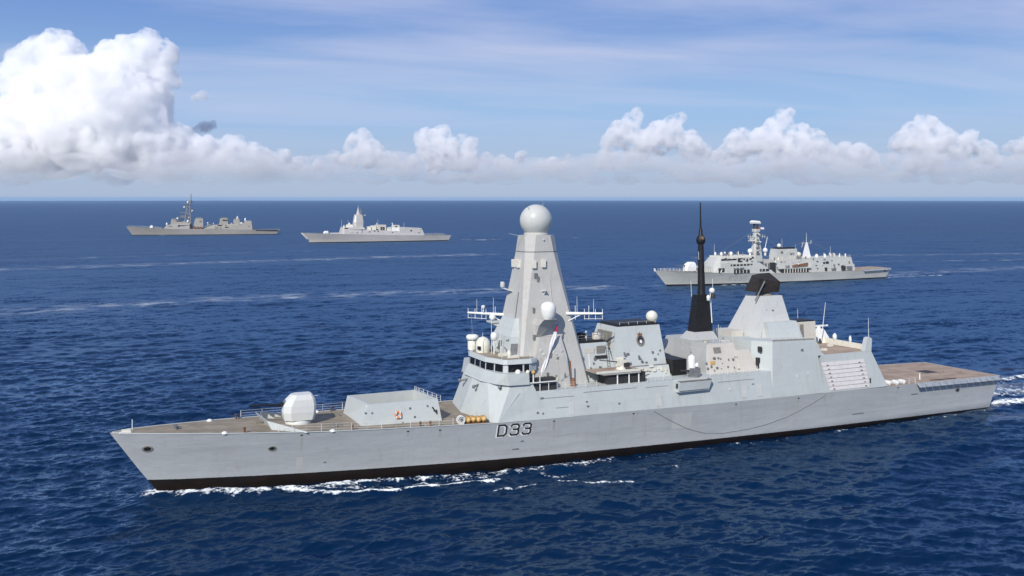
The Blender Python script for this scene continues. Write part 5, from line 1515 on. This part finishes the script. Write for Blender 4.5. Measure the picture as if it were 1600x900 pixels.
for (a, b, t, z0, z1, mat) in ((50.2, 53.0, 3.6, 10.0, 13.6, 'cream'), (54.2, 57.4, 4.2, 9.8, 14.3, 'cream'), (58.2, 66.4, 4.6, 9.6, 15.0, 'beige'), (67.6, 70.6, 4.2, 9.4, 12.2, 'cream'), (71.6, 78.4, 6.6, 9.0, 12.6, 'white'), (73.4, 79.0, 3.4, 12.4, 14.6, 'beige')):
    MB().frust((a - .3, b + .3, -t, t), z0 - .8, (a, b, -t * .85, t * .85), z1).build("deckhouse", M[mat], pb)
for s, z, w in ((57.4, 10.4, 1.5), (61.3, 12.2, 1.2), (63.4, 12.2, 1.2), (61.3, 10.6, 1.2), (63.4, 10.6, 1.2), (53.0, 9.6, 1.4)):
    MB().box(s, s + w, 4.0, 5.1, z, z + 1.0).build("dark_opening", M['dark'], pb)
MB().tube((59.0, 2, 15.0), (58.2, 2, 16.6), .35, n=6).build("roof_pipe", M['white'], pb)
MB().tube((73.4, 2, 14.0), (72.4, 2, 16.6), .5, n=6).build("crane_arm", M['white'], pb)
MB().box(75.2, 76.6, 3.0, 3.7, 12.9, 13.9).build("dark_opening", M['dark'], pb)
phg = MB().rings([sym([(78, 0), (78, 8.1), (101.0, 7.8), (101.0, 0)], 5.4), sym([(78, 0), (78, 6.9), (98.6, 6.7), (98.6, 0)], [13.0, 13.0, 11.7, 11.7])]).build("hangar", pgrey, P_)
MB().lathe((88.6, 7.25, 9.6), [(.8, -.2), (.8, .15)], 10, axis='t').build("side_port", M['dark'], phg)
for s, w, hh in ((107.5, 2.6, 1.3), (112.5, 3.2, 1.9), (118.5, 2.2, 1.2)):
    MB().frust((s, s + w, -1.6, 1.6), 5.0, (s + .4, s + w - .4, -1.2, 1.2), 5.0 + hh).build("deck_gear", M['shade'], P_)

# ---- farthest warship with the lattice mast
A_ = thing("warship", "farthest brownish grey warship with a tall lattice mast rising above the horizon", "warship", (FAR_XY[0], FAR_XY[1], 0), (0, 0, FAR_PSI))
ha = Hull(145.7,
          wl=[(0, 0), (7, 2.0), (20, 4.8), (40, 7.4), (60, 8.4), (100, 8.6), (145.7, 6.8)],
          deck=[(-6.4, 0, 9.2), (0, 3.0, 8.8), (16, 6.6, 7.7), (36, 8.4, 6.6), (80, 8.8, 6.3), (122, 8.5, 5.0), (149.2, 7.6, 5.4)],
          stem=[(-3, 2), (0, 0), (9.2, -6.4)], tran=[(-3, 143), (0, 145.7), (5.4, 149.2)])
ha_o = ha.mesh(44).build("hull", hull_paint("far_hull_paint", (0.31, 0.292, 0.262), (0.02, 0.018, 0.016), 0.45, 0.0, 0.1), A_)
ha.deck(-6.3, 149.1, 30, 0.03, 0.02).build("deck", M['shade'], A_)
MB().box(124.5, 147.0, 8.1, 8.5, 4.1, 5.0).build("stern_gallery", M['dark'], ha_o)
ag = MB().rings([g8(17.0, 20.4, 1.6, .7, 7.5), g8(17.3, 20.2, 1.5, .7, 9.2), g8(18.0, 19.8, 1.0, .5, 10.1)]).build("gun_turret", M['white'], A_)
MB().tube((17.4, 0, 8.9), (13.0, 0, 9.5), .16, .12, 6).build("gun_barrel", M['shade'], ag)
MB().box(23, 29.5, -4, 4, 6.9, 7.7).build("missile_silo", dgrey, A_)
ab2 = MB().rings([sym([(31.0, 0), (31.2, 5.2), (33, 7.2), (58.8, 8.0), (58.8, 0)], 6.4), sym([(34.2, 0), (34.4, 4.4), (35, 6.0), (58.6, 6.6), (58.6, 0)], 10.6)]).build("superstructure", dgrey, A_)
aw = MB().rings([sym([(37.8, 0), (38.0, 5.0), (58.4, 5.6), (58.4, 0)], 10.6), sym([(38.9, 0), (39.0, 4.2), (58.2, 4.8), (58.2, 0)], [16.0, 16.0, 13.0, 13.0])]).build("wheelhouse", dgrey, ab2)
MB().box(38.9, 43.5, -4, 4, 15.9, 16.9).build("wheelhouse_roof", dgrey, aw)
MB().box(43.8, 50.0, 4.0, 4.7, 14.0, 14.8).build("window_row", M['dark'], aw)
MB().box(46.0, 58.0, 5.3, 6.8, 9.0, 10.2).build("gallery_opening", M['dark'], ab2)
MB().box(57.6, 59.4, 6.4, 8.1, 6.6, 12.0).build("gap", M['dark'], ab2)  # dark box filling in the shade between superstructure and funnel
MB().lathe((34.0, 1, 10.6), [(.8, 0), (.85, 1.5), (.3, 2.4)], 10).build("close_in_gun", M['white'], ab2)
MB().lathe((44.6, 0, 16.5), [(1.1, 0), (1.1, 1.2), (.4, 2.0)], 10).build("director", M['cream'], aw)
MB().ball((55.6, 4.6, 14.2), 1.35, 14, 9).build("satellite_dome", M['white'], aw)
am = MB()
for s, t in ((52.0, 2.2), (57.8, 2.2), (57.8, -2.2), (52.0, -2.2)):
    am.tube((s, t, 12.8), (55.6 + (s - 54.9) * .40, t * .4, 34.5), .42, .25, 6)
for z in (16, 19.5, 23, 26.5, 30, 33):
    f = (z - 12.8) / 21.7
    k = 1 - .6 * f
    cx = 54.9 + .7 * f
    c = [(cx - 2.9 * k, 2.2 * k, z), (cx + 2.9 * k, 2.2 * k, z), (cx + 2.9 * k, -2.2 * k, z), (cx - 2.9 * k, -2.2 * k, z)]
    f2 = min(1, (z + 3.4 - 12.8) / 21.7)
    k2, cx2 = 1 - .6 * f2, 54.9 + .7 * f2
    d = [(cx2 - 2.9 * k2, 2.2 * k2, z + 3.4), (cx2 + 2.9 * k2, 2.2 * k2, z + 3.4), (cx2 + 2.9 * k2, -2.2 * k2, z + 3.4), (cx2 - 2.9 * k2, -2.2 * k2, z + 3.4)]
    for i in range(4):
        am.tube(c[i], c[(i + 1) % 4], .2, n=4).tube(c[i], d[(i + 1) % 4], .18, n=4)
am_o = am.build("lattice_mast", dgrey, A_)
MB().box(46.8, 53.0, -2.0, 2.0, 23.0, 24.0).build("mast_platform", M['shade'], am_o)
MB().box(47.5, 54.0, -1.6, 1.6, 18.0, 20.5).build("radar_array", M['shade'], am_o)
MB().ball((51.4, .4, 29.0), 1.05, 12, 8).build("satellite_dome", M['white'], am_o)
MB().ball((59.4, .4, 25.2), .95, 12, 8).tube((57, .3, 24.6), (59.4, .4, 24.6), .2, n=5).build("small_dome", M['cream'], am_o)
MB().tube((51.0, 2.2, 30.8), (61.0, -2.2, 30.8), .22, n=5).tube((52.4, 1.6, 34.0), (60.5, -1.6, 34.2), .18, n=5).build("yard", M['shade'], am_o)
MB().lathe((54.8, .3, 33.0), [(.9, 0), (1.0, 1.5), (.4, 2.8)], 8).build("mast_sensor", M['cream'], am_o)
MB().lathe((58.0, -.2, 33.5), [(1.0, 0), (1.1, 2.0), (.5, 3.5), (.3, 9.5)], 8).build("mast_top", M['shade'], am_o)
af = MB().rings([sym([(60.0, 0), (60.0, 4.4), (71, 4.6), (71, 0)], 6.3), sym([(62.6, 0), (62.6, 2.9), (70.4, 2.9), (70.4, 0)], 17.2)]).build("forward_funnel", dgrey, A_)
MB().box(63.6, 69.4, -2.2, 2.2, 17.2, 18.4).build("funnel_top", M['shade'], af)
MB().box(66.8, 69.0, 3.0, 3.7, 13.2, 15.0).build("louvre", M['grille'], af)
for s in (61.0, 64.4, 67.8):
    MB().box(s, s + 2.0, 5.2, 7.6, 6.4, 8.6).build("boat_davit", M['rust'], af)
am2 = MB().rings([sym([(71, 0), (71, 6.6), (121, 7.6), (121, 0)], [6.2, 6.2, 5.0, 5.0]), sym([(80, 0), (80, 5.4), (120.2, 6.2), (120.2, 0)], [10.2, 10.2, 12.4, 12.4])]).build("after_block", dgrey, A_)
MB().tube((72.5, 3, 8), (78, 3.4, 11.2), .7, n=6).tube((74.5, 4, 8), (79.0, 4.2, 10.6), .7, n=6).build("missile_tubes", M['shade'], am2)
MB().ball((75.0, 1.0, 12.4), .8, 10, 8).tube((75, 1, 8), (75, 1, 12), .3, n=6).build("small_dome", M['white'], am2)
f3 = MB().rings([sym([(86.6, 0), (86.6, 3.8), (96, 3.8), (96, 0)], 9.5), sym([(87.6, 0), (87.6, 2.8), (95.2, 2.8), (95.2, 0)], 17.2)]).build("after_funnel", dgrey, A_)
MB().box(88.8, 94.6, -2.0, 2.0, 17.2, 18.3).build("funnel_top", M['shade'], f3)
MB().box(90.2, 95.0, 2.9, 3.5, 14.6, 15.8).build("louvre", M['dark'], f3)
MB().box(85.8, 90.0, 5.0, 6.4, 9.2, 10.4).build("side_opening", M['dark'], am2)
MB().box(93.0, 96.6, 5.4, 6.9, 7.2, 8.2).build("side_opening", M['dark'], am2)
d2 = MB().frust((100.6, 108.0, -3.4, 3.4), 11.0, (101.6, 107.2, -2.6, 2.6), 16.4).build("director_house", dgrey, A_)
MB().lathe((105.2, .3, 16.4), [(1.3, 0), (1.1, 1.6), (.4, 3.2)], 10).build("director", M['beige'], d2)
MB().ball((109.6, 3.6, 11.8), 1.3, 12, 8).build("satellite_dome", M['white'], am2)
MB().lathe((113.2, 1.2, 12.2), [(.9, 0), (.8, 2.0), (.75, 4.6), (.3, 5.4)], 10).build("close_in_gun", M['white'], am2)
MB().frust((112.0, 120.2, -6.2, 6.2), 12.0, (113.0, 119.6, -5.6, 5.6), 14.5).build("hangar_top", dgrey, am2)
for s, z in ((114.0, 7.6), (104.5, 7.0), (108.0, 7.4)):
    MB().lathe((s, 7.0 - (z - 5) * .18 + .1, z), [(.75, -.2), (.75, .2)], 10, axis='t').build("side_port", M['dark' if s > 110 else 'shade'], am2)

# small gear scattered over the three ships
rnd = random.Random(77)


def gear(n, parent, srange, zrange, tfun, mats, name="wall_fitting", k=1.0):
    for _ in range(n):
        s, z = rnd.uniform(*srange), rnd.uniform(*zrange)
        tt = tfun(s, z)
        MB().box(s, s + k * rnd.uniform(.3, 1.1), tt - .4, tt + .22, z, z + k * rnd.uniform(.25, .8)).build(name, M[rnd.choice(mats)], parent)


def gear_up(n, parent, srange, trange, z, mats, name="roof_fitting"):
    for _ in range(n):
        s, t, r = rnd.uniform(*srange), rnd.uniform(*trange), rnd.uniform(.15, .45)
        MB().lathe((s, t, z), [(r, 0), (r, rnd.uniform(.4, 1.3)), (r * .4, rnd.uniform(1.3, 2.0))], 7).build(name, M[rnd.choice(mats)], parent)


gear(14, fhg, (76, 98), (4.6, 10.0), lambda s, z: 6.9 - (z - 4.2) * .2, ('shade', 'cream', 'dark', 'beige'))
gear(14, fw, (54, 74), (6.8, 9.8), lambda s, z: 6.3 - (z - 4.4) * .2, ('shade', 'cream', 'dark', 'beige'))
gear(12, up_, (27, 44), (9.8, 11.8), lambda s, z: 5.05, ('shade', 'dark', 'cream'))
gear(8, fn2, (59, 69), (10.6, 14.4), lambda s, z: 2.75 - (z - 10.3) * .1, ('shade', 'beige', 'cream'))
gear(10, fm, (46.2, 49.2), (12, 23), lambda s, z: 2.1 - (z - 12) * .05, ('shade', 'dark', 'cream', 'white'))
gear_up(9, up_, (27, 44), (-3.5, 3.5), 12.7, ('cream', 'shade', 'grille'))
gear_up(10, fw, (54, 74), (3.4, 5.0), 10.3, ('cream', 'shade', 'grille', 'beige'))
gear_up(9, fhg, (80, 98), (-4, 4.5), 10.7, ('cream', 'shade', 'grille'))
for s, t, z0, z1 in ((26.5, -2, 12.7, 18), (44, 3, 12, 19), (63, 0, 15.8, 20), (72.5, -2, 10.3, 17), (90, 2, 10.7, 16)):
    MB().tube((s, t, z0), (s, t, z1), .09, .04, 5).build("whip_aerial", M['cream'], F)
for a, b in (((48.5, 0, 24.5), (60.2, .5, 16)), ((48.5, 0, 24.5), (26, 0, 13)), ((77.4, 0, 19), (69, 0, 15.8)), ((77.4, 0, 19), (97, 0, 11))):
    MB().tube(a, b, .035, n=4).build("rigging_wire", M['rope'], F)
rail(F, [(s, hf.edge(s)[0] - .2, hf.edge(s)[1]) for s in (24, 29)], 1.1, 1.7, .05)
rail(fhg, [(75, 5.4, 10.7), (99, 5.2, 10.7)], 1.0, 2.2, .05, "roof_rail", M['cream'], 2)
gear(12, pb, (30, 76), (8.2, 10.0), lambda s, z: 8.2 - (z - 7.0) * .18, ('shade', 'cream', 'beige'), k=1.3)
gear(6, phg, (80, 98), (6.5, 11), lambda s, z: 8.0 - (z - 5.4) * .15, ('shade', 'cream'), k=1.2)
gear_up(12, pb, (48, 76), (0, 5), 11.5, ('cream', 'shade', 'grille', 'dark'))
for s, t, z0, z1 in ((28, -2, 13, 20), (33, 2, 15, 20), (60, 0, 15, 20), (84, 0, 13, 17), (43.8, 1.5, 24, 30)):
    MB().tube((s, t, z0), (s, t, z1), .13, .06, 5).build("whip_aerial", M['cream'], P_)
gear(16, am2, (81, 119), (6.0, 11), lambda s, z: 7.3 - (z - 5) * .2, ('shade', 'beige', 'dark', 'rust'), k=1.4)
gear(10, ab2, (35, 57), (7, 10.2), lambda s, z: 7.7 - (z - 6.4) * .3, ('shade', 'beige', 'dark'), k=1.4)
gear_up(12, am2, (76, 118), (0, 5), 11.0, ('beige', 'white', 'shade', 'dark'))
gear(12, am_o, (53, 57), (16, 33), lambda s, z: 2.0 - (z - 16) * .06, ('shade', 'dark', 'cream'), "mast_fitting", 1.8)
rail(A_, [(s, -ha.edge(s)[0] + .2, ha.edge(s)[1]) for s in (-4, 4, 14, 24)], 1.2, 2.4, .07)
rail(P_, [(s, -hp.edge(s)[0] + .2, hp.edge(s)[1]) for s in (102, 112, 124)], 1.2, 2.4, .07)

# ------------------------------------------------------------------ clouds: real bodies of scattering droplets, metres


def cloud_matter(name, dens, col, size, lo, hi, stretch=(1, 1, 1), step=0.1):
    """droplets thickest in the middle of each puff, torn into shreds towards the edges"""
    t = NT(name)
    t.n.remove(t.b)
    tcn = t.node("ShaderNodeTexCoord")
    mp = t.node("ShaderNodeMapping", {"Scale": stretch})
    t.l.new(tcn.outputs["Object"], mp.inputs["Vector"])
    n = t.noise(mp.outputs[0], 1.0 / size, 5, 0.66).outputs["Fac"]
    v = t.node("ShaderNodeVolumeScatter", {"Color": rgba(col)})
    t.set(v.inputs["Density"], t.math('MULTIPLY', t.ramp(n, lo, hi), dens))
    t.l.new(v.outputs[0], t.out.inputs["Volume"])
    t.m.cycles.volume_step_rate = step
    return t.m


def billow(name, size, basis='VORONOI_F1', depth=2):
    tx = bpy.data.textures.new(name, 'CLOUDS')
    tx.noise_scale = size
    tx.noise_basis = basis
    tx.noise_depth = depth
    return tx


def make_cloud(name, label, blobs, mat, voxel, base, big, small, group=None, sx=1.0, sz=1.0):
    bm = bmesh.new()
    for x, y, z, r in blobs:
        g = bmesh.ops.create_icosphere(bm, subdivisions=3, radius=1.0)
        for v in g["verts"]:
            v.co = Vector((x + v.co.x * r * sx, y + v.co.y * r * 1.15 * sx, z + v.co.z * r * sz))
    me = bpy.data.meshes.new(name)
    bm.to_mesh(me)
    bm.free()
    src = bpy.data.objects.new(name, me)
    COL.objects.link(src)
    rm = src.modifiers.new("union", 'REMESH')
    rm.mode = 'VOXEL'
    rm.voxel_size = voxel
    for k, (size, amp) in enumerate(((big, big * 0.62), (small, small * 0.75), (small * .45, small * .42), (small * .2, small * .2))):
        d = src.modifiers.new("billow", 'DISPLACE')
        d.texture = billow(name + "_billow", size, 'VORONOI_F1' if k < 2 else 'ORIGINAL_PERLIN', 1)
        d.texture_coords = 'GLOBAL'
        d.strength = -amp
        d.mid_level = 0.62 if k < 2 else 0.5
    rm = src.modifiers.new("reunion", 'REMESH')
    rm.mode = 'VOXEL'
    rm.voxel_size = voxel
    dg = bpy.context.evaluated_depsgraph_get()
    out = bpy.data.meshes.new_from_object(src.evaluated_get(dg))
    bpy.data.objects.remove(src)
    co = np.empty(len(out.vertices) * 3, np.float32)
    out.vertices.foreach_get("co", co)
    co = co.reshape(-1, 3)
    low = base + 0.30 * big * np.sin(co[:, 0] / big * 2.1) * np.cos(co[:, 1] / big * 1.7)
    under = co[:, 2] < low
    co[under, 2] = low[under] + (co[under, 2] - low[under]) * 0.10
    out.vertices.foreach_set("co", co.ravel())
    out.update()
    out.materials.clear()
    out.materials.append(mat)
    o = bpy.data.objects.new(name, out)
    COL.objects.link(o)
    tag(o, label, "cloud", group)
    o["kind"] = "thing"
    return o


thick = cloud_matter("cumulus_droplets", 0.0125, (0.982, 0.983, 0.987), 210, 0.42, 0.58, step=0.07)
medium = cloud_matter("low_cumulus_droplets", 0.0115, (0.990, 0.991, 0.995), 170, 0.43, 0.60, step=0.10)
thin = cloud_matter("haze_droplets", 0.0040, (0.80, 0.80, 0.82), 260, 0.38, 0.68, (0.45, 0.6, 1.5), step=0.02)
make_cloud("towering_cloud", "huge white cumulus tower at upper left above the two farthest warships", [(-6124,12000,1729,331), (-5834,12000,1886,298), (-6306,12000,1522,298), (-5926,12000,2052,141), (-6058,12000,1952,182), (-5469,11800,1448,391),
    (-5048,12000,1671,381), (-4750,12000,1886,248), (-4535,12000,1886,182), (-4924,12000,1969,199), (-4717,12000,2085,124), (-5396,12000,1621,248),
    (-5608,11750,1329,470), (-5083,11700,1202,500), (-4783,12000,1356,348), (-4662,11900,1001,312), (-6022,11800,1090,407), (-6521,12000,976,348),
    (-6952,12000,901,414), (-5544,11650,876,418), (-5062,11650,796,386), (-4622,11800,716,293), (-4287,12000,711,248), (-4121,12000,678,199),
    (-3956,12000,678,199), (-3790,12000,645,157), (-3625,12000,653,174), (-3443,12000,628,124), (-3277,12000,620,124), (-3112,12000,595,83),
    (-5462,12000,628,248), (-5959,12000,645,248), (-6538,12000,645,248), (-4966,12000,628,232), (-6266,11800,724,326), (-7200,12000,736,331),
    (-4428,12000,901,166), (-4502,12000,1605,166), (-4601,12000,1356,182)],
           thick, 20, 370, 330, 120)
make_cloud("cloud_scrap", "small torn grey cloud scraps right of the huge cumulus tower", [(-4351,13200,1042,91), (-4442,13200,1006,64), (-4251,13200,1069,55), (-4552,13200,997,46), (-4388,13200,1488,73), (-4497,13200,1470,46),
    (-4752,13200,1670,55), (-4898,13200,1488,82)],
           medium, 20, 100, 120, 60)
make_cloud("cumulus_cloud", "small upright white cumulus standing left of the ball topped mast, narrowest of its row", [(-2648,16000,957,221), (-2560,16000,1089,154), (-2450,16000,802,243), (-2726,16000,847,188), (-2207,16000,670,166), (-2074,16000,604,132),
    (-2814,16000,692,154)],
           medium, 22, 560, 170, 75, "cumulus clouds along the horizon")
make_cloud("cumulus_cloud", "grey and white cumulus with a bright right shoulder, just left of the mast ball", [(-1388,16500,963,307), (-1570,16500,1099,182), (-1252,16500,1145,182), (-1115,16500,849,296), (-819,16500,940,193), (-706,16500,1031,114),
    (-888,16500,1054,114), (-1730,16500,713,102), (-865,16500,713,273), (-1252,16500,690,273)],
           medium, 22, 560, 190, 80, "cumulus clouds along the horizon")
make_cloud("cumulus_cloud", "white cumulus with two peaks like horns above the black pole mast", [(2052,16000,1332,166), (2152,16000,1487,99), (2185,16000,1553,55), (1876,16000,1133,243), (1677,16000,1001,154), (2737,16000,1222,210),
    (2891,16000,1398,121), (2825,16000,1354,143), (2538,16000,1078,287), (3068,16000,957,243), (2207,16000,957,265), (1655,16000,802,154),
    (3222,16000,825,199)],
           medium, 22, 560, 190, 80, "cumulus clouds along the horizon")
make_cloud("cumulus_cloud", "cumulus with one thin bright turret above the frigate", [(4848,16500,1441,125), (4961,16500,1555,91), (4757,16500,1532,80), (4688,16500,1281,216), (5121,16500,1190,182), (4529,16500,1031,307),
    (4074,16500,1008,273), (5326,16500,986,273), (4984,16500,895,341), (3869,16500,826,205), (5576,16500,826,205)],
           medium, 22, 560, 190, 80, "cumulus clouds along the horizon")
make_cloud("cumulus_cloud", "lowest little cumulus between the two bigger ones above the frigate stern", [(6073,17000,897,176), (6390,17000,874,176), (5921,17000,815,129), (6237,17000,780,188)],
           medium, 22, 560, 150, 70, "cumulus clouds along the horizon")
make_cloud("cumulus_cloud", "broad white cumulus ending the row at the right edge of the sky", [(7106,16000,1332,154), (7239,16000,1244,177), (6952,16000,1089,254), (7393,16000,1067,232), (6709,16000,979,188), (7901,16000,1089,121),
    (7724,16000,913,232), (8166,16000,825,199), (8629,16000,858,154), (7172,16000,891,309), (8938,16000,891,243)],
           medium, 22, 560, 190, 80, "cumulus clouds along the horizon")
make_cloud("broken_cloud", "broken low row of small grey white puffs between the bigger cumulus clouds", [(-4562,17179,666,138), (-4238,17141,782,170), (-4119,17647,694,134), (-3983,17716,795,81), (-3612,17266,648,110), (-3319,17247,805,125),
    (-3246,17541,751,117), (-2970,17270,624,83), (-2239,17417,780,93), (-1962,17146,642,134), (-1861,17202,693,132), (-1504,17949,657,174),
    (-1167,17977,710,145), (-962,17601,632,126), (-784,17492,649,144), (-454,17037,762,126), (-206,17959,742,137), (-69,17051,629,137),
    (182,17930,827,134), (541,17858,679,89), (763,17344,656,151), (1015,17757,637,122), (1053,17200,803,79), (1658,17649,708,119), (1794,17181,641,114),
    (2110,17529,743,113), (2276,17783,838,97), (2678,17404,774,90), (3793,17408,817,120), (3932,17027,715,112), (4220,17165,789,122), (4616,17728,807,79),
    (4966,17250,604,104), (5586,17682,754,83), (5616,17091,807,74), (6718,17477,779,178), (6882,17305,604,75), (7339,17850,821,106), (7395,17175,658,170),
    (8031,17924,649,136), (8001,17481,772,157), (8728,17487,662,114), (9172,17677,726,156), (9860,17450,623,167), (9887,17072,732,110),
    (10175,17110,785,131), (10816,17645,821,90), (10738,17220,761,175)],
           medium, 26, 420, 130, 70)
make_cloud("cloud_bank", "long low grey blue cloud bank lying along the whole horizon", [(-7235,11352,429,123), (-7055,11469,505,96), (-6785,11285,473,171), (-6419,11125,431,141), (-6410,11421,383,136), (-6160,11346,500,153),
    (-5972,11286,503,161), (-5831,11511,384,152), (-5669,11518,396,131), (-5232,11158,488,103), (-5041,11201,440,141), (-4959,11343,452,121),
    (-4817,11514,380,149), (-4424,11132,356,144), (-4301,11335,366,165), (-4117,11337,478,159), (-4040,11545,509,164), (-3718,11125,384,124),
    (-3477,11072,387,158), (-3281,11215,498,148), (-3137,11549,370,136), (-2877,11066,487,137), (-2708,11128,441,139), (-2619,11529,386,120),
    (-2259,11310,452,130), (-2097,11360,422,138), (-1865,11410,437,128), (-1733,11311,464,170), (-1496,11340,508,126), (-1327,11080,409,140),
    (-1068,11226,436,145), (-846,11080,392,93), (-663,11278,365,113), (-468,11206,457,121), (-295,11239,418,116), (-136,11205,374,150),
    (297,11399,437,129), (708,11269,411,158), (986,11375,486,121), (1166,11110,434,109), (1364,11469,486,159), (1513,11371,469,157), (1767,11196,453,103),
    (1978,11258,466,120), (2108,11128,441,163), (2341,11543,375,166), (2517,11161,363,164), (2792,11310,384,145), (2879,11084,450,109),
    (3111,11073,457,154), (3477,11498,412,168), (3658,11423,427,96), (3735,11312,464,145), (3936,11221,367,140), (4198,11441,385,132),
    (4422,11458,485,137), (4603,11453,396,168), (4903,11481,514,145), (4937,11314,468,115), (5066,11051,429,151), (5235,11084,481,101),
    (5655,11301,382,100), (5813,11373,464,122), (5966,11214,451,108), (6124,11240,424,149), (6383,11352,484,123), (6680,11361,454,157),
    (6864,11401,457,133), (6925,11173,401,128), (7197,11262,404,99), (-7273,11437,245,92), (-6849,11482,252,66), (-6795,11694,254,83),
    (-6202,11532,260,85), (-5896,11322,261,55), (-5395,11300,295,58), (-5194,11671,295,57), (-5010,11668,252,83), (-4316,11268,261,85),
    (-4026,11303,266,82), (-3723,11412,241,57), (-3396,11340,247,64), (-3150,11447,262,85), (-2780,11459,276,69), (-2494,11456,270,94),
    (-2029,11628,295,84), (-1685,11571,271,75), (-1290,11624,295,60), (-931,11609,272,74), (-739,11543,286,64), (-365,11727,292,85), (-14,11677,261,73),
    (391,11262,280,63), (721,11430,276,62), (1061,11746,258,63), (1444,11667,267,75), (1866,11610,269,75), (2249,11730,282,86), (2491,11609,290,65),
    (2830,11371,239,88), (3131,11602,288,64), (3658,11683,248,67), (3760,11293,271,83), (4103,11428,248,67), (4553,11417,258,55), (4921,11543,272,64),
    (5278,11310,273,76), (5659,11694,264,61), (6022,11437,295,92), (6422,11588,256,68), (6770,11627,253,67), (6994,11307,256,75), (7416,11589,282,85)],
           thin, 24, 120, 130, 60, None, 2.6, 0.75)

# ------------------------------------------------------------------ the air between here and the horizon
hb = MB()
hb.box(-30500, 30500, -30500, 30500, -46.0, 47.0)
hm = bpy.data.materials.new("sea_air")
hm.use_nodes = True
hn = hm.node_tree.nodes
hn.clear()
ho = hn.new("ShaderNodeOutputMaterial")
hv = hn.new("ShaderNodeVolumePrincipled")
hv.inputs["Color"].default_value = (0.48, 0.73, 1.0, 1)
hv.inputs["Density"].default_value = 0.00004
hv.inputs["Anisotropy"].default_value = 0.0
hm.node_tree.links.new(hv.outputs[0], ho.inputs["Volume"])
haze = hb.build("haze", hm)
haze["kind"] = "stuff"
